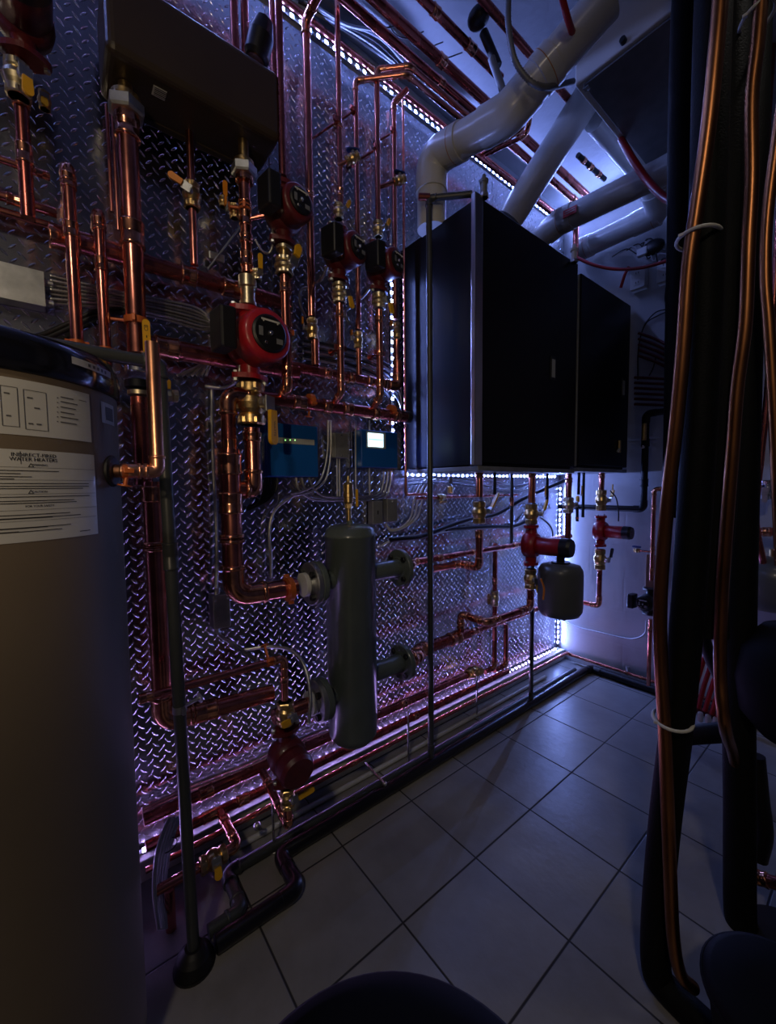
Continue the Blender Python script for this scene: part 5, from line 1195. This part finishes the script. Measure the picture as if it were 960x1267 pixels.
o = MB().lathe([(1e-6, -.14), (.09, -.13), (.13, -.08), (.14, 0), (.13, .08), (.09, .13), (1e-6, .14)], Matrix.Translation(PY(1003, 850, 1.35)), 48, soft=True).build('black_vessel', 'vinyl_black', origin=PY(1003, 850, 1.35)); tag(o, 'round black vessel cut off by the right edge of the photo', 'tank')
_q = PY(1003, 850, 1.35); MB().cyl((_q.x, _q.y, .0), off(_q, z=-.12), .035).build('stand', 'black_plastic', o); MB().cyl((_q.x, _q.y, 0), (_q.x, _q.y, .012), .11, 32).build('foot_plate', 'black_plastic', o)
o = MB().tube(smooth_curve([PY(935, 935, 1.4), PY(940, 985, 1.4), PY(945, 1030, 1.4), PY(938, 1062, 1.4)], 6), [.02]*40, 14).build('black_bend', 'rubber_black', origin=PY(938, 1062, 1.4)); tag(o, 'black bent fitting low beside the rear foam column', 'fitting')
pipe('pipe_stub', 'dim copper end poking out low at the right edge of the photo', [PY(930, 1083, 1.42), PY(975, 1098, 1.42)], .016, 'copper_dark', sleeves=((0, .3, .012),))

# ================================================================== STOOL and black bag at the bottom
sc_ = PZ(482, 1188, .40); dirv = Vector((sc_.x-EYE.x, sc_.y-EYE.y, 0)).normalized(); ctr = Vector((sc_.x, sc_.y, 0))-dirv*.240
st = thing('stool', 'black round padded stool top at the bottom edge of the photo', 'stool', ctr)
MB().lathe([(1e-6, .335), (.21, .335), (.236, .342), (.243, .355), (.243, .378), (.228, .395), (.18, .403), (.09, .406), (1e-6, .407)], Matrix.Translation(ctr), 64, soft=True).build('seat', 'vinyl_black', st)
MB().lathe([(.244, .352), (.2465, .354), (.2465, .360), (.244, .362)], Matrix.Translation(ctr), 64, soft=True).build('piping', 'vinyl_black', st)
for k in range(4):
    a = PI/4+k*PI/2; d = Vector((math.cos(a), math.sin(a), 0))
    MB().tube([ctr+d*.11+Vector((0, 0, .336)), ctr+d*.16], .011, 12).build('leg', 'black_plastic', st)
MB().tube([ctr+Vector((math.cos(2*PI*k/32)*.136, math.sin(2*PI*k/32)*.136, .16)) for k in range(33)], .006, 8, caps=False).build('foot_ring', 'black_plastic', st)
bc = PZ(985, 1290, .15); bc.z = 0
bk = thing('bucket', 'black lidded tub cut off by the lower right corner of the photo', 'bucket', bc)
MB().lathe([(.10, 0), (.105, .004), (.128, .19), (.134, .192), (.134, .206), (.120, .214), (.06, .218), (1e-6, .219)], Matrix.Translation(bc), 48, soft=True).build('body', 'vinyl_black', bk)
MB().lathe([(.136, .196), (.139, .198), (.139, .202), (.136, .204)], Matrix.Translation(bc), 48, soft=True).build('lid_rim', 'vinyl_black', bk)

# ================================================================== LIGHT, CAMERA
def spot(name, label, loc, aim, ang, power, col, blend=1.):
    l = bpy.data.lights.new(name, 'SPOT'); l.spot_size = math.radians(ang); l.spot_blend = blend; l.energy = power; l.color = col; l.shadow_soft_size = .035
    o = bpy.data.objects.new(name, l); COL.objects.link(o); d = (Vector(aim)-Vector(loc)).normalized(); o.location = Vector(loc)+d*.01
    o.rotation_euler = d.to_track_quat('-Z', 'Y').to_euler()
    h = thing('fill_spot', label, 'lamp', loc)
    MB().lathe([(.044, .0), (.047, .0), (.047, -.03), (.035, -.075), (1e-6, -.08)], frame(loc, d), 28).build('shade', 'black_plastic', h)
    MB().lathe([(.043, -.004), (1e-6, -.004)], frame(loc, d), 28).build('lens', 'fill_lens', h)
spot('tank_fill_spot', 'added unseen spot lamp for the warm light on the tan tank', (2.15, -.95, 1.45), (.25, .25, 1.72), 62, 27, (1.0, .76, .48))  # added warm spot; its cone edge makes the fade down the tank
spot('floor_fill_spot', 'added unseen spot lamp that brightens the tiled floor', (1.45, 1.25, 2.78), (1.02, 1.15, 0), 84, 5, (1.0, .92, .86))  # added downlight to lift the floor, aimed clear of the tank
cl = thing('ceiling_light', 'round ceiling light above the camera, out of the photo', 'lamp', (2.0, -.95, ZC-.001))
MB().lathe([(.12, 0), (.12, -.03), (.105, -.034)], Matrix.Translation((2.0, -.95, ZC-.001)), 40).build('rim', 'white_plastic', cl)
MB().lathe([(.104, -.030), (1e-6, -.032)], Matrix.Translation((2.0, -.95, ZC-.001)), 40).build('lens', 'lens_warm', cl)
l = bpy.data.lights.new('ceiling_lamp', 'AREA'); l.shape = 'DISK'; l.size = .2; l.energy = 11; l.color = (1.0, .84, .66)
o = bpy.data.objects.new('ceiling_lamp', l); COL.objects.link(o); o.location = (2.0, -.95, ZC-.045)
w = bpy.data.worlds.new('world'); SC.world = w; w.use_nodes = True
w.node_tree.nodes['Background'].inputs[0].default_value = (.25, .32, .6, 1); w.node_tree.nodes['Background'].inputs[1].default_value = .01
cam = bpy.data.cameras.new('camera'); co = bpy.data.objects.new('camera', cam); COL.objects.link(co)
cam.sensor_fit = 'VERTICAL'; cam.sensor_height = 24; cam.sensor_width = 36; cam.lens = FPX*24/1267; cam.clip_start = .02
Mc = Matrix((RT, UP, -FW)).transposed().to_4x4(); Mc.translation = EYE; co.matrix_world = Mc
cam.shift_y = 0
SC.camera = co
vs = SC.view_settings; vs.view_transform = 'Standard'; vs.look = 'None'; vs.gamma = 1; vs.exposure = .18
try: vs.use_curve_mapping = False
except Exception: pass
SC.cycles.max_bounces = 8; SC.cycles.diffuse_bounces = 3; SC.cycles.glossy_bounces = 5
SC.cycles.sample_clamp_indirect = 4; SC.cycles.sample_clamp_direct = 0
SC.cycles.use_denoising = True; SC.cycles.use_adaptive_sampling = False; SC.cycles.caustics_reflective = False; SC.cycles.caustics_refractive = False
try: SC.cycles.use_light_tree = True
except Exception: pass
for o in bpy.data.objects:
    if '_o' in o: del o['_o']
